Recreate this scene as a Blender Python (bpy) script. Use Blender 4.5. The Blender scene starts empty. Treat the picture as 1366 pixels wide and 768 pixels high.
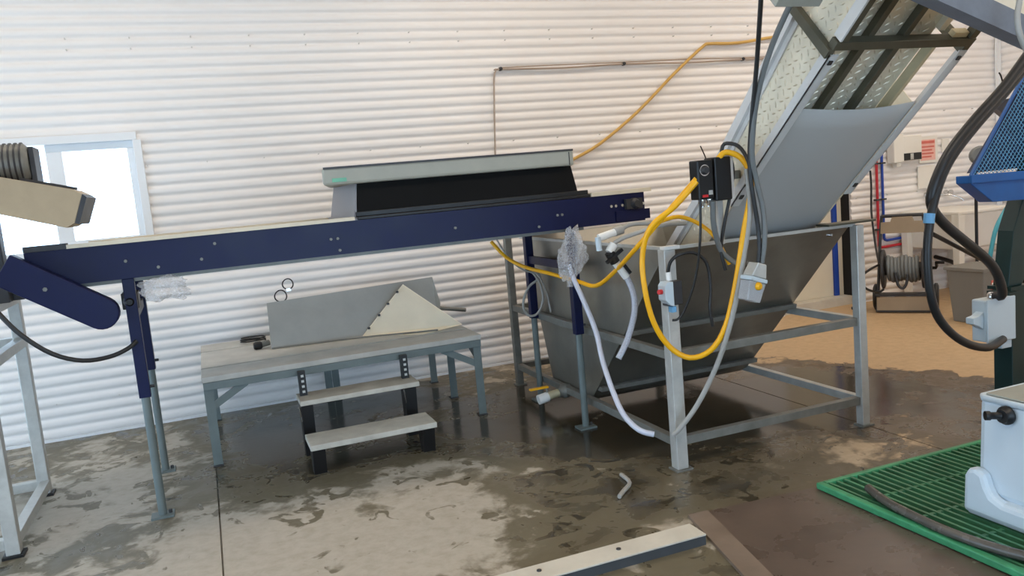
import bpy, math, random
from mathutils import Vector, Matrix, noise

random.seed(7)
S = bpy.context.scene
COL = S.collection
R = math.radians

# ------------------------------------------------------------------ camera
YAW, PITCH, ROLL, CAM_H = R(20.46), R(7.27), R(5.13), 1.5
fw = Vector((math.sin(YAW) * math.cos(PITCH), math.cos(YAW) * math.cos(PITCH), -math.sin(PITCH)))
rt = Vector((math.cos(YAW), -math.sin(YAW), 0))
dn = fw.cross(rt)
r2 = math.cos(ROLL) * rt + math.sin(ROLL) * dn
d2 = -math.sin(ROLL) * rt + math.cos(ROLL) * dn
cam = bpy.data.cameras.new('camera')
cam.sensor_width = 36.0
cam.lens = 1080.0 / 1366.0 * 36.0
cam.clip_start = 0.05
co = bpy.data.objects.new('camera', cam)
COL.objects.link(co)
mw = Matrix.Identity(4)
for i in range(3):
    mw[i][0], mw[i][1], mw[i][2] = r2[i], -d2[i], -fw[i]
mw[2][3] = CAM_H
co.matrix_world = mw
S.camera = co

# ------------------------------------------------------------------ world, lamps, exposure
W = bpy.data.worlds.new('world')
S.world = W
W.use_nodes = True
bg = W.node_tree.nodes['Background']
bg.inputs['Color'].default_value = (0.55, 0.76, 1.0, 1)
bg.inputs['Strength'].default_value = 5.6

def lamp(x, y, energy, sx=2.4, sy=0.35, col=(1.0, 0.83, 0.66)):
    l = bpy.data.lights.new('ceiling_lamp', 'AREA')
    l.shape = 'RECTANGLE'
    l.size, l.size_y = sx, sy
    l.energy = energy
    l.color = col
    o = bpy.data.objects.new('ceiling_lamp', l)
    o.location = (x, y, 3.9)
    COL.objects.link(o)

for lx, en in ((-1.2, 24), (2.4, 31), (6.0, 42)):
    lamp(lx, 4.7, en)
    lamp(lx, 1.0, en * 1.3)

S.view_settings.view_transform = 'Standard'
S.view_settings.look = 'None'
S.view_settings.gamma = 1.0
S.view_settings.use_curve_mapping = False
S.view_settings.exposure = 0.0

# ------------------------------------------------------------------ materials
def lin(c):
    out = []
    for v in c:
        v /= 255.0
        out.append(v / 12.92 if v <= 0.04045 else ((v + 0.055) / 1.055) ** 2.4)
    return tuple(out)

def mat(name, rgb, rough=0.5, metal=0.0, var=0.12, scale=6.0, bump=0.0, spec=0.5, rvar=0.1):
    m = bpy.data.materials.new(name)
    m.use_nodes = True
    nt = m.node_tree
    b = nt.nodes['Principled BSDF']
    b.inputs['Roughness'].default_value = rough
    b.inputs['Metallic'].default_value = metal
    b.inputs['Specular IOR Level'].default_value = spec
    base = lin(rgb)
    geo = nt.nodes.new('ShaderNodeNewGeometry')
    nz = nt.nodes.new('ShaderNodeTexNoise')
    nz.inputs['Scale'].default_value = scale
    nz.inputs['Detail'].default_value = 5
    nz.inputs['Roughness'].default_value = 0.6
    nt.links.new(geo.outputs['Position'], nz.inputs['Vector'])
    mr = nt.nodes.new('ShaderNodeMapRange')
    mr.inputs['From Min'].default_value = 0.3
    mr.inputs['From Max'].default_value = 0.7
    mr.inputs['To Min'].default_value = 1 - var
    mr.inputs['To Max'].default_value = 1 + var * 0.6
    nt.links.new(nz.outputs['Fac'], mr.inputs['Value'])
    mx = nt.nodes.new('ShaderNodeVectorMath')
    mx.operation = 'MULTIPLY'
    mx.inputs[0].default_value = base
    nt.links.new(mr.outputs['Result'], mx.inputs[1])
    nt.links.new(mx.outputs['Vector'], b.inputs['Base Color'])
    r2_ = nt.nodes.new('ShaderNodeMapRange')
    r2_.inputs['To Min'].default_value = max(0.03, rough - rvar)
    r2_.inputs['To Max'].default_value = min(1, rough + rvar)
    nt.links.new(nz.outputs['Fac'], r2_.inputs['Value'])
    nt.links.new(r2_.outputs['Result'], b.inputs['Roughness'])
    if bump:
        n2 = nt.nodes.new('ShaderNodeTexNoise')
        n2.inputs['Scale'].default_value = scale * 8
        n2.inputs['Detail'].default_value = 4
        nt.links.new(geo.outputs['Position'], n2.inputs['Vector'])
        bp = nt.nodes.new('ShaderNodeBump')
        bp.inputs['Strength'].default_value = bump
        bp.inputs['Distance'].default_value = 0.004
        nt.links.new(n2.outputs['Fac'], bp.inputs['Height'])
        nt.links.new(bp.outputs['Normal'], b.inputs['Normal'])
    return m

M = {}
M['wall'] = mat('painted_white_steel', (240, 236, 232), 0.38, 0, 0.03, 1.5)
M['ceil'] = mat('ceiling_white', (228, 224, 216), 0.7, 0, 0.03)
M['trim'] = mat('white_trim', (235, 236, 236), 0.4, 0, 0.02)
M['screw'] = mat('screw_head', (216, 212, 206), 0.4, 0.2, 0.05)
M['navy'] = mat('navy_paint', (6, 15, 60), 0.4, 0, 0.15, 5, spec=0.3)
M['leg'] = mat('grey_blue_paint', (106, 117, 116), 0.45, 0, 0.15, 9)
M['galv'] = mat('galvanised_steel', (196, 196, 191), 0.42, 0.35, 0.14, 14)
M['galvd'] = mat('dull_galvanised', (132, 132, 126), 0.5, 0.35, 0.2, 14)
M['stain'] = mat('stainless_sheet', (160, 157, 148), 0.36, 0.8, 0.18, 4)
M['panelm'] = mat('brushed_sheet', (172, 172, 166), 0.4, 0.4, 0.12, 4)
M['stainl'] = mat('bright_stainless', (236, 226, 204), 0.36, 0.4, 0.1, 5)
M['flap'] = mat('glare_flap', (252, 242, 218), 0.3, 0.35, 0.06, 5)  # extra pale base colour imitates glare on the flap
M['tread'] = mat('aluminium_tread', (232, 224, 202), 0.36, 0.25, 0.1, 9)
M['olive'] = mat('dark_olive_steel', (92, 90, 76), 0.5, 0.4, 0.2, 10)
M['sheet'] = mat('grey_plastic_sheet', (186, 186, 183), 0.5, 0, 0.03, 2)
M['railw'] = mat('light_grey_angle', (214, 214, 212), 0.4, 0.0, 0.06, 9)
M['black'] = mat('black_plastic', (17, 17, 18), 0.45, 0, 0.2)
M['blackr'] = mat('black_rubber', (36, 37, 38), 0.4, 0, 0.15)
M['blackh'] = mat('black_hood_sheet', (10, 10, 10), 0.7, 0, 0.25, 4, spec=0.2)
M['lid'] = mat('grey_lid', (168, 168, 156), 0.5, 0, 0.1, 5)
M['endg'] = mat('hood_end_grey', (138, 138, 142), 0.5, 0, 0.08, 4)
M['yellow'] = mat('yellow_cable', (252, 184, 14), 0.4, 0, 0.06)
M['yelwall'] = mat('ochre_hose', (214, 172, 92), 0.5, 0, 0.1)
M['brown'] = mat('brown_cable', (176, 158, 142), 0.5, 0, 0.1)
M['whitehose'] = mat('white_vinyl_hose', (206, 210, 224), 0.35, 0, 0.06)
M['greyhose'] = mat('grey_vinyl_hose', (166, 164, 158), 0.45, 0, 0.1)
M['greyc'] = mat('grey_conduit', (112, 116, 116), 0.45, 0, 0.1)
M['sucth'] = mat('dark_suction_hose', (88, 84, 78), 0.25, 0, 0.2, 14)
M['pvc'] = mat('white_pvc', (236, 236, 232), 0.35, 0, 0.04)
M['beltm'] = mat('belt_tan', (176, 168, 150), 0.55, 0, 0.12, 6)
M['strip'] = mat('cream_edge_strip', (226, 214, 190), 0.45, 0.0, 0.1, 8)
M['bench'] = mat('weathered_grey_board', (188, 186, 178), 0.55, 0, 0.16, 7, 0.2)
M['step'] = mat('worn_step_board', (196, 192, 180), 0.6, 0, 0.2, 9, 0.3)
M['tan'] = mat('tan_sheet', (178, 158, 128), 0.55, 0, 0.12, 5)
M['tand'] = mat('taupe_panel', (160, 142, 118), 0.6, 0, 0.08, 6)
M['dark'] = mat('dark_grey_steel', (62, 62, 64), 0.45, 0.3, 0.2, 9)
M['cream'] = mat('cream_door', (224, 214, 192), 0.5, 0, 0.03)
M['bluep'] = mat('blue_pipe', (36, 74, 170), 0.4, 0, 0.05)
M['redp'] = mat('red_pipe', (196, 44, 56), 0.4, 0, 0.05)
M['white'] = mat('white_plastic', (234, 230, 220), 0.4, 0, 0.03)
M['redsign'] = mat('red_print', (216, 110, 96), 0.6, 0, 0.1, 20)
M['pink'] = mat('pink_print', (240, 186, 172), 0.6, 0, 0.06, 20)
M['red'] = mat('red_plastic', (214, 40, 40), 0.4)
M['bluetape'] = mat('blue_tape', (110, 170, 214), 0.5)
M['binm'] = mat('grey_bin', (122, 120, 114), 0.55, 0, 0.06)
M['teal'] = mat('teal_hose', (70, 160, 176), 0.4)
M['gpost'] = mat('dark_green_paint', (14, 46, 46), 0.4, 0, 0.15)
M['guard'] = mat('blue_guard_paint', (12, 88, 158), 0.45, 0, 0.12, 6)
M['guardd'] = mat('blue_mesh_paint', (92, 158, 200), 0.45, 0, 0.12, 6)
M['guardin'] = mat('navy_machine_panel', (10, 36, 74), 0.5, 0, 0.12, 6)
M['ebox'] = mat('pale_electric_box', (196, 210, 218), 0.4, 0, 0.03)
M['tub'] = mat('pale_blue_grey_tub', (206, 220, 230), 0.35, 0, 0.05, 4)
M['tubtop'] = mat('tub_lid', (150, 152, 142), 0.5, 0, 0.15, 6)
M['green'] = mat('green_mat', (64, 122, 86), 0.45, 0, 0.3, 10)
M['greenl'] = mat('green_mat_rim', (66, 150, 104), 0.4, 0, 0.3, 12)
M['plate'] = mat('wet_brown_plate', (98, 84, 74), 0.28, 0, 0.28, 3.5, 0.1)
M['platee'] = mat('brown_edge_angle', (128, 112, 98), 0.4, 0, 0.2, 8)
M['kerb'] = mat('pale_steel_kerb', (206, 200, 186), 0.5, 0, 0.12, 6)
M['kerb_shade'] = mat('shaded_kerb_face', (66, 70, 74), 0.5, 0, 0.15, 6)  # kerb sides coloured dark to paint in their shadow
M['beam'] = mat('slate_beam', (118, 126, 138), 0.45, 0.2, 0.2, 8)
M['darkin'] = mat('doorway_darkness', (20, 19, 18), 0.8)  # near-black colour stands in for the darkness inside the doorway
M['gold'] = mat('brass_angle', (206, 194, 160), 0.45, 0.3, 0.12)
M['greentape'] = mat('green_tape', (120, 190, 160), 0.5)
M['chrome'] = mat('bright_metal', (214, 214, 214), 0.2, 0.9, 0.05)
M['purple'] = mat('violet_plate', (98, 92, 150), 0.4)

def clear_mat(name, tint, fac, rough):
    m = bpy.data.materials.new(name)
    m.use_nodes = True
    nt = m.node_tree
    b = nt.nodes['Principled BSDF']
    b.inputs['Base Color'].default_value = (*lin(tint), 1)
    b.inputs['Roughness'].default_value = rough
    t = nt.nodes.new('ShaderNodeBsdfTransparent')
    mx = nt.nodes.new('ShaderNodeMixShader')
    nz = nt.nodes.new('ShaderNodeTexNoise')
    nz.inputs['Scale'].default_value = 40
    mr = nt.nodes.new('ShaderNodeMapRange')
    mr.inputs['From Min'].default_value = 0.35
    mr.inputs['From Max'].default_value = 0.65
    mr.inputs['To Min'].default_value = fac - 0.12
    mr.inputs['To Max'].default_value = fac + 0.12
    nt.links.new(nz.outputs['Fac'], mr.inputs['Value'])
    nt.links.new(mr.outputs['Result'], mx.inputs['Fac'])
    nt.links.new(t.outputs[0], mx.inputs[1])
    nt.links.new(b.outputs[0], mx.inputs[2])
    nt.links.new(mx.outputs[0], nt.nodes['Material Output'].inputs['Surface'])
    return m

M['bag'] = clear_mat('clear_plastic_wrap', (226, 226, 228), 0.34, 0.15)
M['glass'] = clear_mat('window_glass', (235, 240, 245), 0.12, 0.03)
M['clearhose'] = clear_mat('clear_hose', (196, 200, 212), 0.75, 0.2)
M['clearbox'] = clear_mat('clear_housing', (205, 208, 212), 0.5, 0.1)

def floor_material():
    m = bpy.data.materials.new('wet_concrete')
    m.use_nodes = True
    nt = m.node_tree
    L = nt.links.new
    b = nt.nodes['Principled BSDF']
    geo = nt.nodes.new('ShaderNodeNewGeometry')
    sep = nt.nodes.new('ShaderNodeSeparateXYZ')
    L(geo.outputs['Position'], sep.inputs[0])

    def noise_(scale, detail=6, rough=0.6, dist=0.0, off=(0, 0, 0)):
        mp = nt.nodes.new('ShaderNodeMapping')
        mp.inputs['Location'].default_value = off
        L(geo.outputs['Position'], mp.inputs['Vector'])
        n = nt.nodes.new('ShaderNodeTexNoise')
        n.inputs['Scale'].default_value = scale
        n.inputs['Detail'].default_value = detail
        n.inputs['Roughness'].default_value = rough
        n.inputs['Distortion'].default_value = dist
        L(mp.outputs[0], n.inputs['Vector'])
        return n.outputs['Fac']

    def math_(op, a, c=None):
        n = nt.nodes.new('ShaderNodeMath')
        n.operation = op
        for k, v in enumerate((a, c)):
            if v is None:
                continue
            if isinstance(v, (int, float)):
                n.inputs[k].default_value = v
            else:
                L(v, n.inputs[k])
        return n.outputs[0]

    def ramp(v, a, c, lo=0.0, hi=1.0):
        n = nt.nodes.new('ShaderNodeMapRange')
        n.interpolation_type = 'SMOOTHSTEP'
        n.inputs['From Min'].default_value = a
        n.inputs['From Max'].default_value = c
        n.inputs['To Min'].default_value = lo
        n.inputs['To Max'].default_value = hi
        L(v, n.inputs['Value'])
        return n.outputs['Result']

    def blob(x, y, rx, ry, hi):
        dx = math_('DIVIDE', math_('SUBTRACT', sep.outputs[0], x), rx)
        dy = math_('DIVIDE', math_('SUBTRACT', sep.outputs[1], y), ry)
        d = math_('SQRT', math_('ADD', math_('MULTIPLY', dx, dx), math_('MULTIPLY', dy, dy)))
        return ramp(d, 0.45, 1.35, hi, 0.0)

    big = noise_(1.5, 5, 0.56, 0.5)
    mid = noise_(4.0, 5, 0.56, 0.5, (3, 1, 0))
    fine = noise_(16, 5, 0.65, 0.2, (7, 2, 0))
    # wetness field: 0 dry .. 1 soaked
    f = math_('ADD', math_('MULTIPLY', big, 1.0), math_('MULTIPLY', mid, 0.95))
    f = math_('ADD', f, math_('MULTIPLY', fine, 0.12))
    f = math_('ADD', f, 0.055)
    f = math_('ADD', f, -0.55)
    spots = noise_(6.5, 3, 0.5, 1.2, (1.5, 4, 0))
    f = math_('ADD', f, ramp(spots, 0.57, 0.66, 0.0, 0.24))
    f = math_('SUBTRACT', f, ramp(noise_(3.2, 5, 0.6, 1.0, (9, 5, 0)), 0.56, 0.66, 0.0, 0.16))
    for args in FLOOR_BLOBS:
        f = math_('ADD', f, blob(*args))
    # the dried-out floor towards the sink
    dry = math_('ADD', math_('ADD', sep.outputs[0], math_('MULTIPLY', sep.outputs[1], 0.47)), -6.35)
    dry = math_('ADD', dry, math_('MULTIPLY', math_('ADD', mid, -0.5), 1.1))
    f = math_('SUBTRACT', f, ramp(dry, -0.05, 0.12, 0.0, 0.75))
    wet = ramp(f, 0.40, 0.58)
    soak = ramp(f, 0.68, 0.98)
    warm = ramp(sep.outputs[0], 1.2, 4.4)

    def mixc(fac, a, c):
        n = nt.nodes.new('ShaderNodeMix')
        n.data_type = 'RGBA'
        L(fac, n.inputs['Factor'])
        for key, v in (('A', a), ('B', c)):
            s = [i for i in n.inputs if i.name == key and i.type == 'RGBA'][0]
            if isinstance(v, tuple):
                s.default_value = (*lin(v), 1)
            else:
                L(v, s)
        return [o for o in n.outputs if o.type == 'RGBA'][0]

    dryc = mixc(warm, (182, 174, 160), (198, 168, 130))
    dryc = mixc(ramp(fine, 0.25, 0.95), dryc, mixc(warm, (158, 149, 132), (174, 146, 110)))
    wetc = mixc(warm, (106, 98, 78), (98, 84, 68))
    soakc = mixc(ramp(mid, 0.35, 0.65), (50, 46, 36), (70, 63, 50))
    c = mixc(wet, dryc, wetc)
    c = mixc(soak, c, soakc)
    L(c, b.inputs['Base Color'])
    rg = ramp(f, 0.42, 0.95, 0.62, 0.14)
    L(rg, b.inputs['Roughness'])
    bp = nt.nodes.new('ShaderNodeBump')
    bp.inputs['Strength'].default_value = 0.12
    bp.inputs['Distance'].default_value = 0.004
    L(math_('ADD', fine, mid), bp.inputs['Height'])
    L(bp.outputs['Normal'], b.inputs['Normal'])
    return m

# x, y, rx, ry, added wetness (negative dries)
FLOOR_BLOBS = [
    (0.48, 3.50, 0.75, 0.66, -0.29),
    (-0.30, 3.7, 0.5, 0.6, -0.10),
    (-0.75, 5.0, 0.7, 0.9, -0.10),
    (0.85, 4.75, 1.1, 0.42, 0.26),
    (0.75, 5.6, 1.1, 0.8, 0.34),  # under the table: simply a darker, glossier floor
    (2.60, 4.6, 1.0, 1.2, 0.42),
    (1.75, 3.9, 0.8, 0.9, 0.16),
    (1.60, 3.2, 0.8, 0.5, 0.08),
    (3.60, 3.7, 1.0, 1.0, 0.20),
    (4.0, 4.2, 0.8, 0.7, 0.18),
    (2.98, 3.30, 0.16, 0.5, -0.12),
    (1.40, 2.40, 0.6, 0.28, 0.30),
]
M['floor'] = floor_material()

# ------------------------------------------------------------------ mesh builder
class MB:
    def __init__(self):
        self.v, self.f, self.s = [], [], []

    def add(self, verts, faces, smooth=False):
        o = len(self.v)
        self.v += [tuple(p) for p in verts]
        self.f += [tuple(i + o for i in q) for q in faces]
        self.s += [smooth] * len(faces)
        return self

    def box(self, x0, x1, y0, y1, z0, z1):
        v = [(x, y, z) for z in (z0, z1) for y in (y0, y1) for x in (x0, x1)]
        return self.add(v, [(0, 2, 3, 1), (4, 5, 7, 6), (0, 1, 5, 4), (2, 6, 7, 3), (0, 4, 6, 2), (1, 3, 7, 5)])

    def bar(self, p0, p1, w, h, up=(0, 0, 1)):
        p0, p1, up = Vector(p0), Vector(p1), Vector(up)
        d = (p1 - p0).normalized()
        sx = d.cross(up)
        if sx.length < 1e-4:
            sx = d.cross(Vector((1, 0, 0)))
        sx.normalize()
        sy = sx.cross(d).normalized()
        v = []
        for p in (p0, p1):
            for a, c in ((-1, -1), (1, -1), (1, 1), (-1, 1)):
                v.append(p + sx * a * w / 2 + sy * c * h / 2)
        return self.add(v, [(3, 2, 1, 0), (4, 5, 6, 7), (0, 1, 5, 4), (1, 2, 6, 5), (2, 3, 7, 6), (3, 0, 4, 7)])

    def tube(self, pts, r, n=8, step=4, cap=True, straight=False):
        P = [Vector(p) for p in pts]
        if not straight and len(P) > 2:
            Q = []
            for i in range(len(P) - 1):
                a, b_, c, d = P[max(i - 1, 0)], P[i], P[i + 1], P[min(i + 2, len(P) - 1)]
                for k in range(step):
                    t = k / step
                    Q.append(0.5 * ((2 * b_) + (c - a) * t + (2 * a - 5 * b_ + 4 * c - d) * t * t + (3 * b_ - a - 3 * c + d) * t ** 3))
            Q.append(P[-1])
            P = Q
        rings, nv = [], None
        for i, p in enumerate(P):
            t = (P[min(i + 1, len(P) - 1)] - P[max(i - 1, 0)]).normalized()
            if nv is None:
                nv = t.orthogonal().normalized()
            nv = (nv - t * nv.dot(t))
            nv = nv.normalized() if nv.length > 1e-5 else t.orthogonal().normalized()
            bv = t.cross(nv)
            rr = r(i / (len(P) - 1)) if callable(r) else r
            rings.append([p + (nv * math.cos(2 * math.pi * k / n) + bv * math.sin(2 * math.pi * k / n)) * rr for k in range(n)])
        v = [q for ring in rings for q in ring]
        f = []
        for i in range(len(rings) - 1):
            for k in range(n):
                f.append((i * n + k, i * n + (k + 1) % n, (i + 1) * n + (k + 1) % n, (i + 1) * n + k))
        self.add(v, f, True)
        if cap:
            self.add(rings[0], [tuple(reversed(range(n)))])
            self.add(rings[-1], [tuple(range(n))])
        return self

    def cyl(self, p0, p1, r, n=16, r1=None):
        r1 = r if r1 is None else r1
        return self.tube([p0, p1], (lambda t: r + (r1 - r) * t), n, straight=True)

    def prism(self, poly, f3, w0, w1):
        n = len(poly)
        v = [f3(u, q, w0) for u, q in poly] + [f3(u, q, w1) for u, q in poly]
        f = [tuple(range(n)), tuple(reversed(range(n, 2 * n)))]
        f += [(i, i + n, (i + 1) % n + n, (i + 1) % n) for i in range(n)]
        return self.add(v, f)

    def lathe(self, c, axis, prof, n=20):
        """prof: list of (along axis, radius)"""
        c, axis = Vector(c), Vector(axis).normalized()
        a = axis.orthogonal().normalized()
        b_ = axis.cross(a)
        v, f = [], []
        for h, r in prof:
            for k in range(n):
                an = 2 * math.pi * k / n
                v.append(c + axis * h + (a * math.cos(an) + b_ * math.sin(an)) * r)
        for i in range(len(prof) - 1):
            for k in range(n):
                f.append((i * n + k, i * n + (k + 1) % n, (i + 1) * n + (k + 1) % n, (i + 1) * n + k))
        self.add(v, f, True)
        self.add(v[:n], [tuple(reversed(range(n)))])
        self.add(v[-n:], [tuple(range(n))])
        return self

    def build(self, name, m, parent=None, bevel=0.0, local=False, label=None, kind=None, origin=None):
        me = bpy.data.meshes.new(name)
        off = Vector((0, 0, 0))
        if parent is not None and not local:
            p = parent
            while p is not None:
                off += p.location
                p = p.parent
        loc = Vector((0, 0, 0))
        if parent is None:
            if origin is None:
                xs = [q[0] for q in self.v]; ys = [q[1] for q in self.v]; zs = [q[2] for q in self.v]
                origin = ((min(xs) + max(xs)) / 2, (min(ys) + max(ys)) / 2, min(zs))
            loc = Vector(origin)
            off = loc
        me.from_pydata([Vector(q) - off for q in self.v], [], self.f)
        me.update()
        me.polygons.foreach_set('use_smooth', self.s)
        import bmesh
        bm = bmesh.new()
        bm.from_mesh(me)
        bmesh.ops.recalc_face_normals(bm, faces=bm.faces)
        bm.to_mesh(me)
        bm.free()
        o = bpy.data.objects.new(name, me)
        COL.objects.link(o)
        me.materials.append(M[m] if isinstance(m, str) else m)
        o.location = loc
        if parent is not None:
            o.parent = parent
        if bevel:
            md = o.modifiers.new('bevel', 'BEVEL')
            md.width = bevel
            md.segments = 2
            md.limit_method = 'ANGLE'
        if label:
            o['label'] = label
        if kind:
            o['kind'] = kind
        return o

def tag(o, label, cat, group=None):
    o['label'], o['category'] = label, cat
    if group:
        o['group'] = group
    return o

def thing(name, loc, label, cat, rz=0.0, group=None):
    o = bpy.data.objects.new(name, None)
    o.empty_display_size = 0.1
    o.location = loc
    o.rotation_euler = (0, 0, rz)
    COL.objects.link(o)
    return tag(o, label, cat, group)

def struct(o):
    o['kind'] = 'structure'
    return o

def holder(name, loc=(0, 0, 0)):
    o = bpy.data.objects.new(name, None)
    o.location = loc
    COL.objects.link(o)
    return struct(o)

YZ = lambda u, v, w: (w, u, v)
XZ = lambda u, v, w: (u, w, v)
XY = lambda u, v, w: (u, v, w)

# ================================================================== THE ROOM
WY, WXR, WXL, CEIL, FRONT = 6.35, 8.07, -3.6, 4.0, -4.0
PITCH_C, AMP = 0.074, 0.0068

fl = struct(MB().box(WXL, WXR, FRONT, 7.2, -0.30, -0.02).build('floor', 'floor', origin=(2, 2, 0)))
joints = [WXL, -0.1, 3.3, 6.7, WXR]
for a, c in zip(joints, joints[1:]):
    MB().box(a + 0.004, c - 0.004, FRONT, 7.2, -0.02, 0.0).build('slab', 'floor', fl)

def corr(z):
    # rounded ribs, a little flatter on the crests than in the grooves
    s = 0.5 - 0.5 * math.cos(2 * math.pi * (z + 0.037 - 0.012) / PITCH_C)
    return AMP * (1 - 2 * s ** 1.9)

def corrugated(a0, a1, z0, z1, f3):
    n = max(2, int((z1 - z0) / (PITCH_C / 12)))
    v, f = [], []
    for i in range(n + 1):
        z = z0 + (z1 - z0) * i / n
        d = corr(z)
        v += [f3(a0, d, z), f3(a1, d, z)]
    for i in range(n):
        f.append((2 * i, 2 * i + 1, 2 * i + 3, 2 * i + 2))
    # rear face so the sheet has thickness
    o = len(v)
    v += [f3(a0, -0.02, z0), f3(a1, -0.02, z0), f3(a1, -0.02, z1), f3(a0, -0.02, z1)]
    f += [(o, o + 3, o + 2, o + 1)]
    mb = MB()
    mb.add(v, f, True)
    return mb

wb = holder('wall_back', (2, WY, 0))
WIN = (-1.95, -0.345, 1.30, 2.075)
DOOR = (5.15, 6.03, 0.0, 2.05)
rows = [0.0, 0.814, 1.628, 2.442, 3.256, CEIL]
cols = [WXL, -2.6, 0.655, 3.9, 7.15, WXR]
for j, (z0, z1) in enumerate(zip(rows, rows[1:])):
    for i, (x0, x1) in enumerate(zip(cols, cols[1:])):
        lift = 0.0012 * ((i + j) % 2)
        pieces = [(x0, x1, z0, z1)]
        for hx0, hx1, hz0, hz1 in (WIN, DOOR):
            new = []
            for (a, c, e, g) in pieces:
                if c <= hx0 or a >= hx1 or g <= hz0 or e >= hz1:
                    new.append((a, c, e, g))
                    continue
                if a < hx0: new.append((a, hx0, e, g))
                if c > hx1: new.append((hx1, c, e, g))
                m0, m1 = max(a, hx0), min(c, hx1)
                if e < hz0: new.append((m0, m1, e, hz0))
                if g > hz1: new.append((m0, m1, hz1, g))
            pieces = new
        for (a, c, e, g) in pieces:
            corrugated(a, c, e, g, lambda u, d, z: (u, WY - d - lift, z)).build('panel', 'wall', wb)
sm = MB()
for zr in (0.25, 1.05, 1.85, 2.66, 2.735, 3.45):
    k = 0
    x = -3.9
    while x < 8.0:
        if not (WIN[0] - .03 < x < WIN[1] + .03 and WIN[2] - .03 < zr < WIN[3] + .03) and not (DOOR[0] - .03 < x < DOOR[1] + .03 and zr < DOOR[3] + .03):
            zz = zr + 0.01
            sm.cyl((x, WY - AMP - 0.010, zz), (x, WY + 0.005, zz), 0.0055, 6)
        x += 0.4
        k += 1
sm.build('screws', 'screw', wb, kind='stuff')

wr = holder('wall_right', (WXR, 1, 0))
for z0, z1 in zip(rows, rows[1:]):
    for y0, y1 in ((FRONT, 0.2), (0.2, 3.4), (3.4, WY)):
        corrugated(y0, y1, z0, z1, lambda u, d, z: (WXR - d, u, z)).build('panel', 'wall', wr)
wf = holder('wall_front', (2, FRONT, 0))
for x0, x1, z0, z1 in ((WXL, -1.0, 0, CEIL), (4.0, WXR, 0, CEIL), (-1.0, 4.0, 2.4, CEIL)):
    corrugated(x0, x1, z0, z1, lambda u, d, z: (u, FRONT + d, z)).build('panel', 'wall', wf)
# unseen left wall; its low gap is added to let in bluish daylight
wl = holder('wall_left', (WXL, 1, 0))
for y0, y1, z0, z1 in ((FRONT, -0.2, 0, CEIL), (5.9, WY, 0, CEIL), (-0.2, 5.9, 1.5, CEIL)):
    corrugated(y0, y1, z0, z1, lambda u, d, z: (WXL + d, u, z)).build('panel', 'wall', wl)
struct(MB().box(WXL, WXR, FRONT, 7.2, CEIL, CEIL + 0.1).build('ceiling', 'ceil'))
struct(MB().prism([(WXR - 0.055, WY - 0.022), (WXR - 0.014, WY - 0.022), (WXR - 0.014, WY - 0.06), (WXR - 0.022, WY - 0.06), (WXR - 0.022, WY - 0.03), (WXR - 0.055, WY - 0.03)], XY, 0, CEIL).build('trim_1', 'trim'))
struct(MB().box(WXL, DOOR[0], WY - 0.022, WY - 0.004, 0.0, 0.018).build('baseboard_back', 'trim'))

# window
w1 = holder('window_1', ((WIN[0] + WIN[1]) / 2, WY, WIN[2]))
x0, x1, z0, z1 = WIN
fr = MB()
for a, c, e, g in ((x0, x1, z1 - 0.03, z1 + 0.025), (x0, x1, z0 - 0.025, z0 + 0.03), (x0 - 0.025, x0 + 0.03, z0 + .03, z1 - .03), (x1 - 0.03, x1 + 0.025, z0 + .03, z1 - .03)):
    fr.box(a, c, WY - 0.026, WY + 0.10, e, g)
fr.build('window_frame', 'trim', w1, 0.003)
s1 = MB()
sx0, sx1, sz0, sz1 = -0.93, x1 - 0.03, z0 + 0.03, z1 - 0.03
for a, c, e, g in ((sx0, sx1, sz1 - 0.05, sz1), (sx0, sx1, sz0, sz0 + 0.05), (sx0, sx0 + 0.10, sz0 + .05, sz1 - .05), (sx1 - 0.045, sx1, sz0 + .05, sz1 - .05)):
    s1.box(a, c, WY + 0.02, WY + 0.07, e, g)
sash = s1.build('sash', 'trim', w1, 0.003)
MB().box(sx0 + 0.09, sx1 - 0.04, WY + 0.043, WY + 0.047, sz0 + 0.045, sz1 - 0.045).build('pane', 'glass', sash)
MB().box(x0 + 0.03, sx0, WY + 0.073, WY + 0.077, sz0, sz1).build('pane', 'glass', w1)
MB().box(sx0 + 0.02, sx0 + 0.05, WY + 0.008, WY + 0.02, 1.62, 1.72).build('latch', 'trim', w1, 0.002)

# doorway with a cream door leaf standing back in it
d1 = holder('door_1', (5.6, 6.7, 0))
MB().box(5.0, 5.915, 6.50, 6.54, 0.085, 2.03).build('door_leaf', 'cream', d1, 0.003)
MB().box(5.64, 5.70, 6.46, 6.50, 0.86, 0.88).build('handle', 'chrome', d1)
MB().box(5.918, 5.970, 6.48, 6.54, 0.085, 2.03).build('blue_edge', 'bluep', d1)
MB().box(5.973, 6.025, 6.48, 6.54, 0.085, 2.03).build('stop_strip', 'cream', d1)
MB().box(5.0, 6.03, 6.36, 6.60, 0.0, 0.084).build('threshold', 'kerb', d1)
al = MB()
al.box(DOOR[1], DOOR[1] + 0.06, WY + 0.022, 6.62, 0, 2.05)
al.box(4.9, 6.10, 6.62, 6.66, 0, 2.2)
al.box(DOOR[0] - 0.06, DOOR[0], WY + 0.022, 6.62, 0, 2.05)
al.box(DOOR[0], DOOR[1], WY + 0.022, 6.62, 2.05, 2.10)
struct(al.build('trim_2', 'darkin'))['label'] = 'doorway lining behind the tank, coloured black for the darkness inside'

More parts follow.
